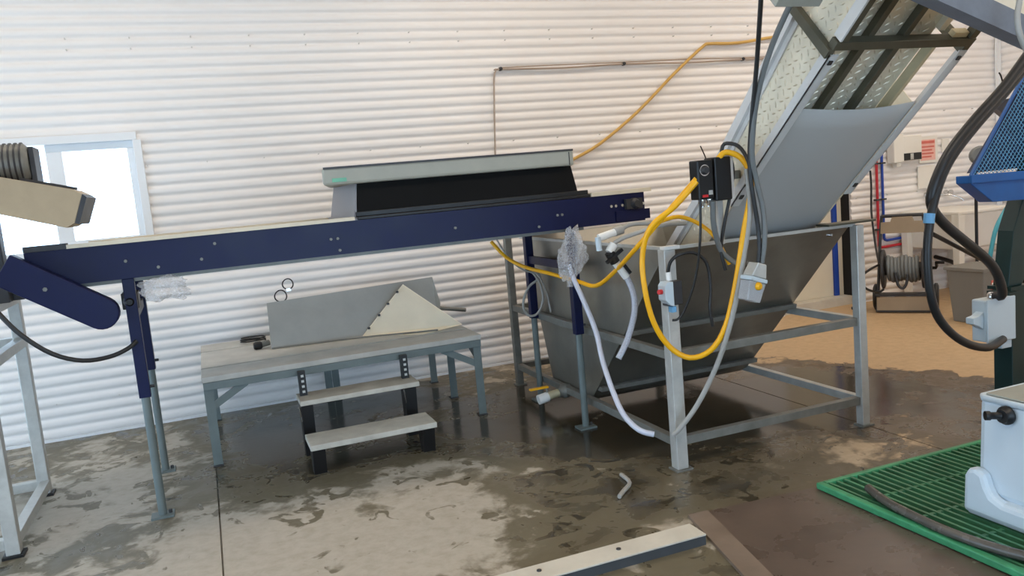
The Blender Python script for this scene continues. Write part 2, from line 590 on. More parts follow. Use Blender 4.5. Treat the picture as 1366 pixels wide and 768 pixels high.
# ================================================================== BELT CONVEYOR
cv = thing('belt_conveyor', (0.9, 4.73, 0), 'long navy blue belt conveyor on grey-blue legs along the white corrugated wall', 'conveyor')
def channel(y, sgn):
    mb = MB()
    mb.box(-0.78, 2.50, y - 0.004, y + 0.004, 1.215, 1.385)
    mb.box(-0.78, 2.50, min(y, y + sgn * 0.045), max(y, y + sgn * 0.045), 1.215, 1.222)
    mb.box(-0.78, 2.44, min(y, y + sgn * 0.045), max(y, y + sgn * 0.045), 1.378, 1.385)
    mb.box(2.30, 2.53, y - 0.012, y - 0.004, 1.225, 1.285)
    return mb
r_f = channel(4.30, 1).build('side_rail', 'navy', cv)
channel(5.14, -1).build('side_rail', 'navy', cv)
MB().box(-0.76, 2.46, 4.33, 5.11, 1.335, 1.372).build('belt', 'beltm', cv, 0.004)
for x in (-0.72, 2.455):
    MB().cyl((x, 4.31, 1.325), (x, 5.13, 1.325), 0.045, 20).build('end_roller', 'galvd', cv)
MB().box(-0.60, 0.755, 4.283, 4.345, 1.386, 1.404).build('edge_strip', 'strip', cv)
MB().box(2.145, 2.545, 4.283, 4.345, 1.386, 1.408).build('edge_strip', 'strip', cv)
MB().box(-0.60, 2.50, 5.09, 5.15, 1.386, 1.396).build('edge_strip', 'strip', cv)
MB().box(-0.78, -0.60, 4.288, 4.35, 1.386, 1.412).build('end_plate', 'dark', cv)
MB().box(-0.45, -0.30, 4.36, 4.42, 1.373, 1.40).build('belt_patch', 'dark', cv)
MB().box(-0.78, 2.1, 4.33, 4.34, 1.196, 1.214).build('return_strip', 'galvd', cv)
be = MB()
be.box(2.36, 2.47, 4.262, 4.290, 1.292, 1.352)
be.lathe((2.42, 4.295, 1.322), (0, -1, 0), [(0, 0.034), (0.03, 0.034), (0.045, 0.022), (0.06, 0.02)], 14)
bo = be.build('bearing', 'dark', cv)
bm_ = MB()
for bx_ in (2.27, 2.30, 2.345, 2.485):
    bm_.cyl((bx_, 4.283, 1.318), (bx_, 4.297, 1.318), 0.009, 6)
bm_.build('adjuster_nuts', 'chrome', bo)
for bx_, bz in ((-0.02, 1.27), (0.05, 1.34), (0.62, 1.30), (0.655, 1.30), (0.66, 1.238), (1.30, 1.29), (1.92, 1.30), (1.95, 1.30), (1.80, 1.245), (-0.22, 1.255), (-0.36, 1.30)):
    MB().cyl((bx_, 4.286, bz), (bx_, 4.297, bz), 0.008, 6).build('bolt', 'galvd', cv)
def conveyor_leg(x, y, zs):
    up = MB().box(x - 0.027, x + 0.027, y - 0.024, y + 0.024, zs, 1.214)
    lg = up.build('leg', 'navy', cv, 0.003)
    lo = MB().cyl((x, y, 0.01), (x, y, zs + 0.01), 0.021, 12)
    MB.build(lo, 'lower_tube', 'leg', lg)
    MB().box(x - 0.055, x + 0.055, y - 0.045, y + 0.045, 0.0, 0.012).build('foot_plate', 'leg', lg, 0.002)
    MB().cyl((x + 0.027, y, zs + 0.05), (x + 0.048, y, zs + 0.05), 0.008, 8).build('clamp_bolt', 'dark', lg)
    ft = MB().cyl((x + 0.036, y, 0.012), (x + 0.036, y, 0.03), 0.009, 6)
    ft.build('anchor_bolt', 'dark', lg)
conveyor_leg(-0.365, 4.335, 0.62)
conveyor_leg(-0.38, 5.11, 0.62)
conveyor_leg(2.015, 4.335, 0.58)
conveyor_leg(2.045, 5.10, 0.58)
MB().bar((2.03, 4.35, 0.985), (2.045, 5.08, 0.985), 0.03, 0.05).build('cross_brace', 'navy', cv)
MB().bar((-0.37, 4.35, 1.02), (-0.38, 5.09, 1.02), 0.03, 0.05).build('cross_brace', 'navy', cv)
# drive guard: a long rounded cover sloping down to the right
gp = []
c1, c2, gr = Vector((-0.86, 1.325)), Vector((-0.487, 1.072)), 0.076
dd = (c2 - c1).normalized(); nn = Vector((-dd.y, dd.x))
for k in range(13):
    an = math.pi * k / 12
    gp.append(tuple(c2 + nn * math.cos(an) * gr + dd * math.sin(an) * gr))
gp += [tuple(c1 - nn * gr), tuple(c1 + nn * gr)]
dg = MB().prism(gp, XZ, 4.20, 4.275).build('drive_guard', 'navy', cv, 0.006)
MB().cyl((-0.70, 4.193, 1.215), (-0.70, 4.202, 1.215), 0.010, 6).build('guard_bolt', 'galvd', dg)
gm = MB()
gm.box(-0.41, -0.335, 4.36, 4.50, 1.06, 1.14)
gm.lathe((-0.37, 4.36, 1.10), (0, -1, 0), [(0, 0.032), (0.03, 0.032), (0.06, 0.014)], 14)
gm.build('gear_motor', 'black', cv, 0.004)

def crumple(name, c, rad, label, seed, rot=0.0):
    import bmesh
    bm = bmesh.new()
    bmesh.ops.create_icosphere(bm, subdivisions=4, radius=1.0)
    for v in bm.verts:
        p = v.co.copy()
        d = 1 + 0.55 * noise.noise(p * 1.7 + Vector((seed, 0, 0))) + 0.32 * noise.noise(p * 4.3 + Vector((0, seed, 0))) + 0.14 * noise.noise(p * 9.0 + Vector((0, 0, seed)))
        v.co = p * d
        v.co = Vector((v.co.x * rad[0], v.co.y * rad[1], v.co.z * rad[2]))
    me = bpy.data.meshes.new(name)
    bm.to_mesh(me)
    bm.free()
    me.materials.append(M['bag'])
    o = bpy.data.objects.new(name, me)
    o.location = c
    o.rotation_euler = (0, rot, 0)
    COL.objects.link(o)
    return tag(o, label, 'plastic wrap')
crumple('plastic_wrap', (-0.215, 4.30, 1.150), (0.115, 0.06, 0.055), 'crumpled clear plastic wrapped under the conveyor beside its left leg', 3.0, R(4))
crumple('plastic_wrap', (1.985, 4.27, 1.065), (0.070, 0.06, 0.135), 'crumpled clear plastic wrapped around the conveyor leg beside the steel tank', 8.0, R(8))

# hood on the belt
hd = thing('conveyor_hood', (1.4, 4.74, 1.372), 'black rubber-sided hood with a grey lid sitting on the conveyor', 'hood')
hp = [(4.325, 1.392), (5.16, 1.392), (5.12, 1.578), (4.345, 1.578)]
hb = MB()
yb = lambda z: 4.300 + 0.03 * (z - 1.392) / 0.186
v = []
for x_b, x_t in ((0.775, 0.800), (2.085, 2.055)):
    v += [(x_b, 4.325, 1.392), (x_t, 4.345, 1.580), (x_t, 5.12, 1.580), (x_b, 5.15, 1.392)]
hb.add(v, [(3, 2, 1, 0), (4, 5, 6, 7), (0, 1, 5, 4), (1, 2, 6, 5), (2, 3, 7, 6), (3, 0, 4, 7)])
hb.build('hood_body', 'blackh', hd, 0.004)
MB().add([(0.757, 4.33, 1.392), (0.789, 4.352, 1.578), (0.789, 5.10, 1.578), (0.757, 5.14, 1.392), (0.773, 4.33, 1.392), (0.797, 4.352, 1.578), (0.797, 5.10, 1.578), (0.773, 5.14, 1.392)],
         [(0, 1, 2, 3), (7, 6, 5, 4), (0, 4, 5, 1), (1, 5, 6, 2), (2, 6, 7, 3), (3, 7, 4, 0)]).build('end_panel', 'endg', hd, label='grey end panel')
MB().box(0.735, 0.78, 4.30, 5.18, 1.373, 1.398).build('end_flange', 'endg', hd, 0.004)
fb = MB()
fb.box(0.77, 2.14, 4.292, 4.33, 1.386, 1.402)
fb.box(0.77, 2.14, 4.316, 4.335, 1.402, 1.428)
fb.build('base_flange', 'black', hd, 0.003)
ld = MB().prism([(0.612, 4.285), (2.052, 4.285), (2.052, 5.20), (0.775, 5.20)], XY, 1.577, 1.668).build('lid', 'lid', hd, 0.014)
MB().box(0.62, 2.045, 4.278, 4.286, 1.660, 1.671).build('lid_lip', 'dark', ld)
MB().box(0.66, 0.735, 4.281, 4.286, 1.592, 1.612).build('tape', 'greentape', ld)
MB().box(2.018, 2.022, 4.281, 4.286, 1.580, 1.655).build('seam', 'dark', ld)

# ================================================================== LEFT MACHINE AND ITS STAND
st = thing('steel_stand', (-1.4, 4.66, 0), 'galvanised tube stand at the left end of the conveyor', 'stand')
for lx, ly in ((-1.0, 4.22), (-1.01, 5.10), (-1.85, 4.22), (-1.85, 5.10)):
    lg = MB().box(lx - 0.03, lx + 0.03, ly - 0.03, ly + 0.03, 0.012, 1.15).build('leg', 'galv', st, 0.004)
    MB().box(lx - 0.045, lx + 0.045, ly - 0.045, ly + 0.045, 0.0, 0.012).build('foot_plate', 'black', lg)
for z, nm in ((1.125, 'top_rail'), (0.885, 'mid_rail'), (0.065, 'bottom_rail')):
    MB().box(-1.025, -0.975, 4.25, 5.07, z - 0.025, z + 0.025).build(nm, 'galv', st, 0.003)
    MB().box(-1.875, -1.825, 4.25, 5.07, z - 0.025, z + 0.025).build(nm, 'galv', st, 0.003)
    for ly in (4.22, 5.10):
        MB().box(-1.82, -1.03, ly - 0.025, ly + 0.025, z - 0.025, z + 0.025).build(nm, 'galv', st, 0.003)

mc = thing('grading_machine', (-1.3, 4.6, 1.15), 'dark posted machine with tan outlet spout in front of the window', 'machine')
MB().box(-0.98, -0.905, 4.50, 4.58, 1.15, 1.88).build('post', 'dark', mc, 0.004)
MB().box(-1.80, -0.86, 4.60, 5.0, 1.15, 1.32).build('base', 'dark', mc, 0.004)
sp = [(-1.20, 1.705), (-1.20, 1.845), (-0.76, 1.722), (-0.485, 1.640), (-0.462, 1.612), (-0.512, 1.497), (-0.555, 1.484)]
spo = MB().prism([(-1.20, 1.70), (-1.20, 1.845), (-0.515, 1.652), (-0.478, 1.628), (-0.525, 1.502), (-0.560, 1.484)], XZ, 4.10, 4.46).build('spout', 'tan', mc, 0.003)
MB().prism([(-0.478, 1.628), (-0.462, 1.612), (-0.508, 1.494), (-0.525, 1.502)], XZ, 4.098, 4.462).build('end_edge', 'dark', spo)
MB().bar((-0.74, 4.30, 1.722), (-0.52, 4.30, 1.660), 0.05, 0.012).build('hinge', 'dark', spo)
dr = MB().lathe((-0.905, 4.45, 1.80), (1, 0, 0), [(0.0, 0.095), (0.17, 0.095), (0.19, 0.075)], 28).build('motor', 'galvd', mc)
for k in range(7):
    MB().lathe((-0.885 + k * 0.023, 4.45, 1.80), (1, 0, 0), [(0.0, 0.101), (0.008, 0.101)], 28).build('cooling_fin', 'dark', dr)
MB().box(-0.712, -0.690, 4.40, 4.56, 1.70, 1.875).build('motor_plate', 'dark', mc, 0.003)
MB().box(-0.905, -0.898, 4.36, 4.52, 1.62, 1.90).build('violet_plate', 'purple', mc)

LEFT_CABLE = [(-0.955, 4.150, 1.260), (-0.882, 4.150, 1.128), (-0.81, 4.15, 1.022), (-0.708, 4.17, 0.92), (-0.596, 4.2, 0.865), (-0.49, 4.25, 0.857), (-0.408, 4.28, 0.879), (-0.366, 4.305, 0.907)]
def hose(name, pts, r, m, label, cat='hose', n=8, group=None):
    return tag(MB().tube(pts, r, n).build(name, m), label, cat, group)
hose('power_cable', LEFT_CABLE, 0.011, 'blackr', 'black cable drooping from the left machine to the conveyor leg', 'cable')

# ================================================================== LOW TABLE, STEPS AND SHEET METAL
tb = thing('work_table', (0.75, 5.6, 0), 'low grey board table on blue-grey steel legs against the wall', 'table')
ys = [4.985, 5.27, 5.60, 5.90, 6.20]
for i, (a, c) in enumerate(zip(ys, ys[1:])):
    MB().box(-0.115, 1.615, a + 0.003, c - 0.003, 0.512, 0.545 + 0.003 * (i % 2)).build('plank', 'bench', tb, 0.003)
ap = MB()
ap.box(-0.11, 1.61, 4.99, 5.015, 0.465, 0.511)
ap.build('apron', 'leg', tb, 0.002)
MB().box(-0.11, 1.61, 6.165, 6.19, 0.465, 0.511).build('apron', 'leg', tb, 0.002)
MB().box(-0.11, -0.085, 5.015, 6.165, 0.465, 0.511).build('apron', 'leg', tb, 0.002)
MB().box(1.585, 1.61, 5.015, 6.165, 0.465, 0.511).build('apron', 'leg', tb, 0.002)
for lx, ly in ((-0.085, 5.03), (1.585, 5.03), (1.555, 5.58), (-0.07, 6.14), (1.56, 6.14), (0.80, 6.14), (0.745, 6.14)):
    sg = 1 if lx > 0.4 else -1
    lm = MB()
    lm.box(lx - 0.026, lx + 0.026, ly - 0.022, ly - 0.014, 0.0, 0.465)
    lm.box(lx + sg * 0.018, lx + sg * 0.026, ly - 0.014, ly + 0.022, 0.0, 0.465)
    lg = lm.build('leg', 'leg', tb)
    MB().box(lx - 0.03, lx + 0.03, ly - 0.03, ly + 0.03, 0.0, 0.008).build('foot', 'dark', lg)
for p, q in (((-0.07, 5.02, 0.36), (0.13, 5.02, 0.475)), ((1.575, 5.02, 0.35), (1.35, 5.02, 0.475)), ((1.60, 5.05, 0.36), (1.60, 5.30, 0.475)), ((-0.10, 5.05, 0.36), (-0.10, 5.30, 0.475)), ((1.555, 5.56, 0.35), (1.36, 5.40, 0.475))):
    MB().bar(p, q, 0.012, 0.042).build('brace', 'leg', tb)

ss = thing('step_stool', (0.76, 4.75, 0), 'two-tread step with worn grey boards and black sides in front of the low table', 'steps')
lower = MB().box(0.400, 1.120, 4.435, 4.69, 0.150, 0.182).build('tread', 'step', ss, 0.004)
upper = MB().box(0.405, 1.125, 4.790, 5.02, 0.322, 0.352).build('tread', 'step', ss, 0.004)
for x in (0.445, 1.075):
    sd = MB()
    sd.prism([(4.49, 0.0), (4.56, 0.0), (4.60, 0.150), (4.46, 0.150)], YZ, x - 0.035, x + 0.035)
    sd.build('front_leg', 'black', ss)
    MB().prism([(4.86, 0.0), (4.93, 0.0), (4.96, 0.322), (4.83, 0.322)], YZ, x - 0.035, x + 0.035).build('rear_leg', 'black', ss)
    MB().bar((x, 4.62, 0.10), (x, 4.86, 0.10), 0.02, 0.04).build('side_rail', 'black', ss)
    po = MB().box(x - 0.022, x + 0.022, 4.93, 4.965, 0.352, 0.500).build('upright', 'black', ss)
    for k in range(4):
        MB().box(x - 0.006, x + 0.010, 4.927, 4.930, 0.37 + k * 0.032, 0.384 + k * 0.032).build('slot', 'galv', po)
    MB().bar((x - 0.045, 4.81, 0.315), (x - 0.035, 4.83, 0.225), 0.006, 0.016).build('bracket', 'chrome', ss)

sc = thing('sheet_metal_chute', (0.95, 5.58, 0.548), 'folded stainless chute panel with a triangular flap coloured for glare lying on the low table', 'sheet metal')
bp_ = MB()
PB = [(0.332, 5.60, 0.548), (1.50, 5.60, 0.548), (1.53, 5.60, 0.70), (1.515, 5.70, 0.885), (0.345, 5.70, 0.850)]
bp_.add(PB + [(x, y + 0.004, z) for x, y, z in PB], [(0, 1, 2, 3, 4), (9, 8, 7, 6, 5)] + [(i, i + 5, (i + 1) % 5 + 5, (i + 1) % 5) for i in range(5)])
bp_.build('back_panel', 'panelm', sc)
a_, b_, c_ = Vector((0.945, 5.585, 0.549)), Vector((1.275, 5.62, 0.868)), Vector((1.615, 5.40, 0.560))
d_ = Vector((1.30, 5.30, 0.549))
fm = MB()
up_ = Vector((0, 0.004, 0.004))
fm.add([a_, b_, c_, d_, a_ - up_, b_ - up_, c_ - up_, d_ - up_], [(0, 1, 2), (0, 2, 3), (6, 5, 4), (7, 6, 4), (0, 4, 5, 1), (1, 5, 6, 2), (2, 6, 7, 3), (3, 7, 4, 0)])
fm.build('triangular_flap', 'flap', sc)
for t in (0.15, 0.4, 0.62, 0.85):
    p = a_.lerp(b_, t)
    MB().box(p.x - 0.008, p.x + 0.008, p.y - 0.018, p.y - 0.004, p.z - 0.006, p.z + 0.008).build('weld', 'dark', sc)
sl = MB()
sl.tube([(0.335, 5.585, 0.556), (0.9, 5.50, 0.556), (1.2, 5.40, 0.556), (1.42, 5.33, 0.556)], 0.006, 6)
sl.build('folded_edge', 'galvd', sc)

hose('grey_bar', [(1.47, 5.78, 0.66), (1.62, 5.80, 0.625), (1.78, 5.82, 0.590)], 0.015, 'galvd', 'grey round bar sticking out past the right end of the low table', 'bar')
bpz = thing('black_ended_pipe', (0.27, 5.70, 0.548), 'short pipe with a black end beside the stainless panel', 'pipe')
MB().cyl((0.265, 5.70, 0.572), (0.33, 5.72, 0.578), 0.020, 14).build('pipe_body', 'galvd', bpz)
MB().lathe((0.225, 5.69, 0.572), (1, 0.1, 0), [(0, 0.020), (0.012, 0.027), (0.045, 0.027), (0.055, 0.021)], 14).build('end_cap', 'black', bpz)
rp = []
for k in range(40):
    an = k / 40 * 2 * math.pi * 2.5
    rp.append((0.24 + 0.085 * math.cos(an), 6.02 + 0.05 * math.sin(an) + 0.01 * math.sin(an * 0.7), 0.553 + 0.0008 * k))
hose('coiled_strap', rp, 0.005, 'black', 'flat black coiled strap on the left end of the low table', 'strap', 6)
def ring(c, r, tilt, label):
    pts = [(c[0] + r * math.cos(a), c[1] + 0.012 * math.sin(a * 2), c[2] + r * math.sin(a)) for a in [2 * math.pi * k / 24 for k in range(25)]]
    t = thing('hose_clamp', (c[0], c[1], c[2] - r), label, 'clamp')
    MB().tube(pts, 0.0045, 6, straight=True, cap=False).build('band', 'black', t)
    MB().box(c[0] - 0.016, c[0] + 0.016, c[1] - 0.012, c[1] + 0.012, c[2] - r - 0.014, c[2] - r + 0.006).build('screw_housing', 'chrome', t)
    return t
ring((0.505, 5.78, 0.955), 0.036, 0, 'black ring hanging above the stainless panel, the upper of two')
ring((0.445, 5.74, 0.882), 0.040, 0, 'black ring half hidden behind the stainless panel, the lower of two')

# ================================================================== STEEL TANK
tk = thing('steel_tank', (2.69, 4.45, 0), 'large stainless hopper tank with sloping sides in a galvanised frame', 'tank')
TX0, TX1 = 2.125, 3.262
prof = [(3.452, 1.122), (4.42, 0.155), (4.50, 0.115), (4.97, 0.115), (5.03, 0.155), (5.38, 1.122)]
def plate(p, q, x0, x1, th, nrm):
    (y0, z0), (y1, z1) = p, q
    ny, nz = nrm
    return MB().prism([(y0, z0), (y1, z1), (y1 + ny * th, z1 + nz * th), (y0 + ny * th, z0 + nz * th)], YZ, x0, x1)
plate(prof[0], prof[1], TX0, TX1, 0.006, (0.7, 0.7)).build('front_panel', 'stain', tk)
plate(prof[1], prof[2], TX0, TX1, 0.006, (0.4, 0.9)).build('bottom_fold', 'stain', tk)
plate(prof[2], prof[3], TX0, TX1, 0.006, (0, 1)).build('bottom_panel', 'stain', tk)
plate(prof[3], prof[4], TX0, TX1, 0.006, (-0.4, 0.9)).build('bottom_fold', 'stain', tk)
plate(prof[4], prof[5], TX0, TX1, 0.006, (-0.94, 0.3)).build('rear_panel', 'stain', tk)
MB().prism(prof, YZ, TX0 - 0.006, TX0).build('end_panel', 'stain', tk)
MB().prism(prof, YZ, TX1, TX1 + 0.006).build('end_panel', 'stain', tk)
rm = MB()
rm.box(TX0 - 0.02, TX1 + 0.02, 3.428, 3.452, 1.112, 1.128)
rm.build('rim', 'galv', tk)
MB().box(TX0 - 0.02, TX1 + 0.02, 5.38, 5.404, 1.112, 1.128).build('rim', 'galv', tk)
MB().box(TX0 - 0.03, TX0 - 0.006, 3.452, 5.38, 1.112, 1.128).build('rim', 'galv', tk)
MB().box(TX1 + 0.006, TX1 + 0.03, 3.452, 5.38, 1.112, 1.128).build('rim', 'galv', tk)
MB().box(3.08, 3.40, 3.40, 3.50, 1.129, 1.140).build('ledge', 'olive', tk)
for yy, zz in ((3.93, 0.642), (4.33, 0.240)):
    MB().prism([(yy, zz), (yy - 0.035, zz - 0.003), (yy - 0.028, zz - 0.030), (yy + 0.030, zz - 0.030)], YZ, TX0, TX1).build('stiffener', 'galvd', tk)
LEGS = [(2.097, 3.425, 0.062), (3.288, 3.425, 0.05), (2.085, 5.60, 0.05), (3.288, 5.60, 0.05)]
for lx, ly, wd in LEGS:
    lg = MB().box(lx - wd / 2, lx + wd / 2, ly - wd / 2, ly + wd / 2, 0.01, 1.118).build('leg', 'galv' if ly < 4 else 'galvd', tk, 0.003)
    MB().box(lx - wd / 2 - 0.012, lx + wd / 2 + 0.02, ly - wd / 2 - 0.01, ly + wd / 2 + 0.01, 0.0, 0.010).build('foot_plate', 'galvd', lg)
MB().box(2.062, 2.150, 3.385, 3.428, 1.119, 1.136).build('leg_cap', 'pvc', tk, 0.003)
MB().cyl((3.10, 3.44, 1.085), (3.11, 3.415, 1.082), 0.008, 8).build('bolt', 'chrome', tk)
for z in (0.590, 0.145):
    MB().box(2.128, 3.263, 3.415, 3.455, z - 0.022, z + 0.022).build('front_rail', 'galvd', tk, 0.003)
    for lx in (2.090, 3.288):
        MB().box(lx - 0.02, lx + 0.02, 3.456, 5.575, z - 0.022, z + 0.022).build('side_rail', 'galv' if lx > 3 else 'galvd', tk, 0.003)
    MB().box(2.11, 3.263, 5.58, 5.62, z - 0.022, z + 0.022).build('rear_rail', 'galvd', tk, 0.003)

dv = thing('drain_valve', (1.98, 4.75, 0), 'white pipe drain valve with yellow lever low on the tank', 'valve')
MB().cyl((1.885, 4.75, 0.105), (1.955, 4.75, 0.115), 0.032, 18).build('pipe_end', 'pvc', dv)
MB().cyl((1.955, 4.75, 0.118), (2.03, 4.75, 0.128), 0.026, 16).build('valve_body', 'gold', dv)
MB().lathe((2.03, 4.75, 0.13), (1, 0, 0.05), [(0, 0.036), (0.02, 0.036), (0.03, 0.048), (0.06, 0.048), (0.088, 0.036)], 16).build('union', 'galvd', dv)
MB().box(1.83, 1.96, 4.735, 4.765, 0.174, 0.186).build('lever', 'yellow', dv, 0.003)
MB().cyl((1.95, 4.75, 0.12), (1.95, 4.75, 0.176), 0.009, 8).build('stem', 'galvd', dv)

# ================================================================== INCLINED ELEVATOR (rises from the tank towards the camera)
ANG = R(40.5)
CA, SA = math.cos(ANG), math.sin(ANG)
EX0, EX1 = 2.45, 3.155
def EP(x, s, t):
    return (x, 3.354 - s * CA + t * SA, 1.307 + s * SA + t * CA)
def ebox(x0, x1, s0, s1, t0, t1):
    v = [EP(x, s, t) for t in (t0, t1) for s in (s0, s1) for x in (x0, x1)]
    return MB().add(v, [(0, 2, 3, 1), (4, 5, 7, 6), (0, 1, 5, 4), (2, 6, 7, 3), (0, 4, 6, 2), (1, 3, 7, 5)])
el = thing('incline_elevator', (2.8, 4.3, 0.13), 'inclined tread plate elevator with grey plastic underside rising out of the tank', 'elevator')
def eprism(poly, x0, x1):
    n = len(poly)
    v = [EP(x0, s, t) for s, t in poly] + [EP(x1, s, t) for s, t in poly]
    return MB().add(v, [tuple(range(n)), tuple(reversed(range(n, 2 * n)))] + [(i, i + n, (i + 1) % n + n, (i + 1) % n) for i in range(n)])
TOPS = 2.0
dep = lambda s: 0.17 + (0.265 - 0.17) * min(max((s + 0.1) / 1.0, 0), 1)
sp_poly = [(-1.35, 0.0), (TOPS, 0.0), (TOPS, 0.265), (0.93, 0.265), (0.0, dep(0)), (-1.35, 0.17)]
for x0, x1 in ((EX0, EX0 + 0.006), (EX1 - 0.006, EX1)):
    if x0 > 3:
        sp_poly = [(-1.35, 0.0), (0.60, 0.0), (0.60, 0.20), (0.0, dep(0)), (-1.35, 0.17)]
    eprism(sp_poly, x0, x1).build('side_plate', 'tread', el)
# raised lozenges of the tread plate
def lozenges(s0, s1, o0, o1, place, nrm):
    mb = MB()
    i = 0
    s = s0
    while s < s1:
        o = o0 + (0.018 if i % 2 else 0.0)
        k = 0
        while o < o1(s) if callable(o1) else o < o1:
            a = R(52) if (i + k) % 2 else R(-38)
            ds, do = math.cos(a) * 0.017, math.sin(a) * 0.017
            ws, wo = -math.sin(a) * 0.0045, math.cos(a) * 0.0045
            pts = [(s - ds, o - do, 0), (s + ws, o + wo, 0), (s + ds, o + do, 0), (s - ws, o - wo, 0), (s - ds * .35, o - do * .35, nrm), (s + ds * .35, o + do * .35, nrm)]
            mb.add([place(*p) for p in pts], [(0, 1, 4), (1, 2, 5), (1, 5, 4), (2, 3, 5), (3, 0, 4), (3, 4, 5)])
            o += 0.036
            k += 1
        s += 0.036
        i += 1
    return mb
lozenges(-0.35, 1.30, 0.018, lambda s: dep(s) - 0.012, lambda s, t, h: EP(EX0 - 0.0002 - h, s, t), 0.0035).build('tread_relief', 'stainl', el, kind='stuff')
# upper edge rail on the left side, perpendicular post and top rails
ur = MB()
def rail_poly(w): return [(0.93, 0.265), (0.0, dep(0)), (-1.3, 0.17), (-1.3, 0.17 + w), (0.0, dep(0) + w), (0.93, 0.265 + w)]
eprism(rail_poly(0.045), EX0 - 0.028, EX0 - 0.001).build('upper_rail', 'railw', el)
eprism([(0.93, 0.24), (0.0, dep(0) - 0.022), (-1.3, 0.15), (-1.3, 0.17), (0.0, dep(0)), (0.93, 0.265)], EX0 - 0.008, EX0 - 0.001).build('upper_flange', 'railw', el)
ebox(EX0 - 0.035, EX0 - 0.002, 0.905, 0.945, -0.01, 0.30).build('frame_post', 'olive', el, 0.002)
ebox(EX1 - 0.002, EX1 + 0.033, 0.905, 0.945, -0.01, 0.30).build('frame_post', 'olive', el, 0.002)
ebox(EX0 - 0.02, EX1 + 0.03, 0.945, 0.985, -0.012, 0.028).build('cross_member', 'olive', el, 0.002)
ebox(EX0 - 0.03, EX1 + 0.03, 1.02, 1.06, 0.268, 0.31).build('cross_member', 'olive', el, 0.002)
ebox(EX0 - 0.004, EX0 + 0.030, 0.99, TOPS, -0.014, -0.001).build('upper_edge_rail', 'olive', el, 0.002)
ebox(EX0 - 0.012, EX0 - 0.002, 0.99, TOPS, -0.014, 0.035).build('upper_edge_flange', 'railw', el)
ebox(EX1 - 0.02, EX1 + 0.018, 0.99, TOPS, -0.014, 0.025).build('upper_edge_rail', 'olive', el, 0.002)
# lower edge rails either side of the plastic sheet
for x, sgn in ((EX0 - 0.02, 1), (EX1 - 0.02, -1)):
    m_ = MB()
    v = ebox(x, x + 0.045, 0.0, 0.925, -0.016, -0.009)
    m_.add(v.v, v.f)
    v = ebox(x, x + 0.007, 0.0, 0.925, -0.016, 0.03) if sgn > 0 else ebox(x + 0.038, x + 0.045, 0.0, 0.925, -0.016, 0.03)
    m_.add(v.v, v.f)
    rl = m_.build('lower_rail', 'railw', el)
    ebox(x + 0.012, x + 0.030, 0.06, 0.085, -0.022, -0.0165).build('rail_bolt', 'dark', rl)
    ebox(x + 0.012, x + 0.030, 0.88, 0.90, -0.022, -0.0165).build('rail_bolt', 'dark', rl)
# bowed plastic sheet
sh = MB()
nx, ns = 12, 16
v, f = [], []
for layer in (0.0, 0.004):
    for i in range(ns + 1):
        for j in range(nx + 1):
            u = j / nx
            s = -1.30 + (0.625 + 1.30) * i / ns
            bow = -0.030 * math.sin(math.pi * u) * (0.4 + 0.6 * i / ns)
            v.append(EP(EX0 + 0.012 + (EX1 - EX0 - 0.024) * u, s, bow + layer))
Nn = (nx + 1) * (ns + 1)
for i in range(ns):
    for j in range(nx):
        a = i * (nx + 1) + j
        f.append((a, a + 1, a + nx + 2, a + nx + 1))
        f.append((a + Nn + nx + 1, a + Nn + nx + 2, a + Nn + 1, a + Nn))
for j in range(nx):
    a = ns * (nx + 1) + j
    f.append((a, a + 1, a + 1 + Nn, a + Nn))
    f.append((j + Nn, j + 1 + Nn, j + 1, j))
sh.add(v, f, True)
sh.build('plastic_sheet', 'sheet', el)
# tread plate bottom with lengthwise bars
ebox(EX0 + 0.008, 2.995, 0.40, TOPS, 0.058, 0.064).build('bottom_plate', 'tread', el)
lozenges(0.55, 1.35, EX0 + 0.03, 2.98, lambda s, x, h: EP(x, s, 0.0578 - h), 0.0035).build('tread_relief', 'stainl', el, kind='stuff')
for x in (2.625, 2.812):
    ebox(x - 0.016, x + 0.016, 0.40, TOPS, 0.022, 0.056).build('runner_bar', 'olive', el, 0.002)
ebox(2.995, 3.018, 0.40, 0.96, 0.010, 0.056).build('edge_angle', 'gold', el, 0.002)
ebox(2.985, 3.020, 1.0, TOPS, 0.030, 0.064).build('edge_angle', 'tread', el)
v = ebox(3.05, 3.13, 0.986, 1.01, 0.0, 0.03)
v.build('corner_gusset', 'gold', el)
ebox(2.10, 2.31, 1.10, 1.30, 0.06, 0.20).build('drive_cover', 'lid', el, 0.004)
MB().bar(EP(2.30, 1.2, 0.13), EP(2.455, 1.2, 0.13), 0.05, 0.05).build('drive_mount', 'dark', el)

# slate beam of the machine overhead
om = thing('overhead_beam', (3.0, 2.2, 1.9), 'slate grey sloping steel beam crossing the top right corner', 'beam')
bz = lambda x: 2.009 - 0.334 * (x - 2.487)
bmx = MB()
for lo, hi, y0, y1 in ((0.0, 0.09, 2.19, 2.196), (0.0, 0.007, 2.196, 2.26), (0.083, 0.09, 2.196, 2.26)):
    bmx.prism([(2.20, bz(2.20) + lo), (2.20, bz(2.20) + hi), (3.80, bz(3.80) + hi), (3.80, bz(3.80) + lo)], XZ, y0, y1)
bmx.build('channel', 'beam', om)
MB().box(3.72, 3.79, 2.197, 2.258, 0.0, bz(3.75)).build('support_post', 'beam', om)
MB().prism([(2.70, bz(2.70) + 0.10), (2.62, bz(2.62) + 0.30), (3.3, bz(3.3) + 0.32), (3.3, bz(3.3) + 0.10)], XZ, 2.262, 2.27).build('cream_panel', 'cream', om)
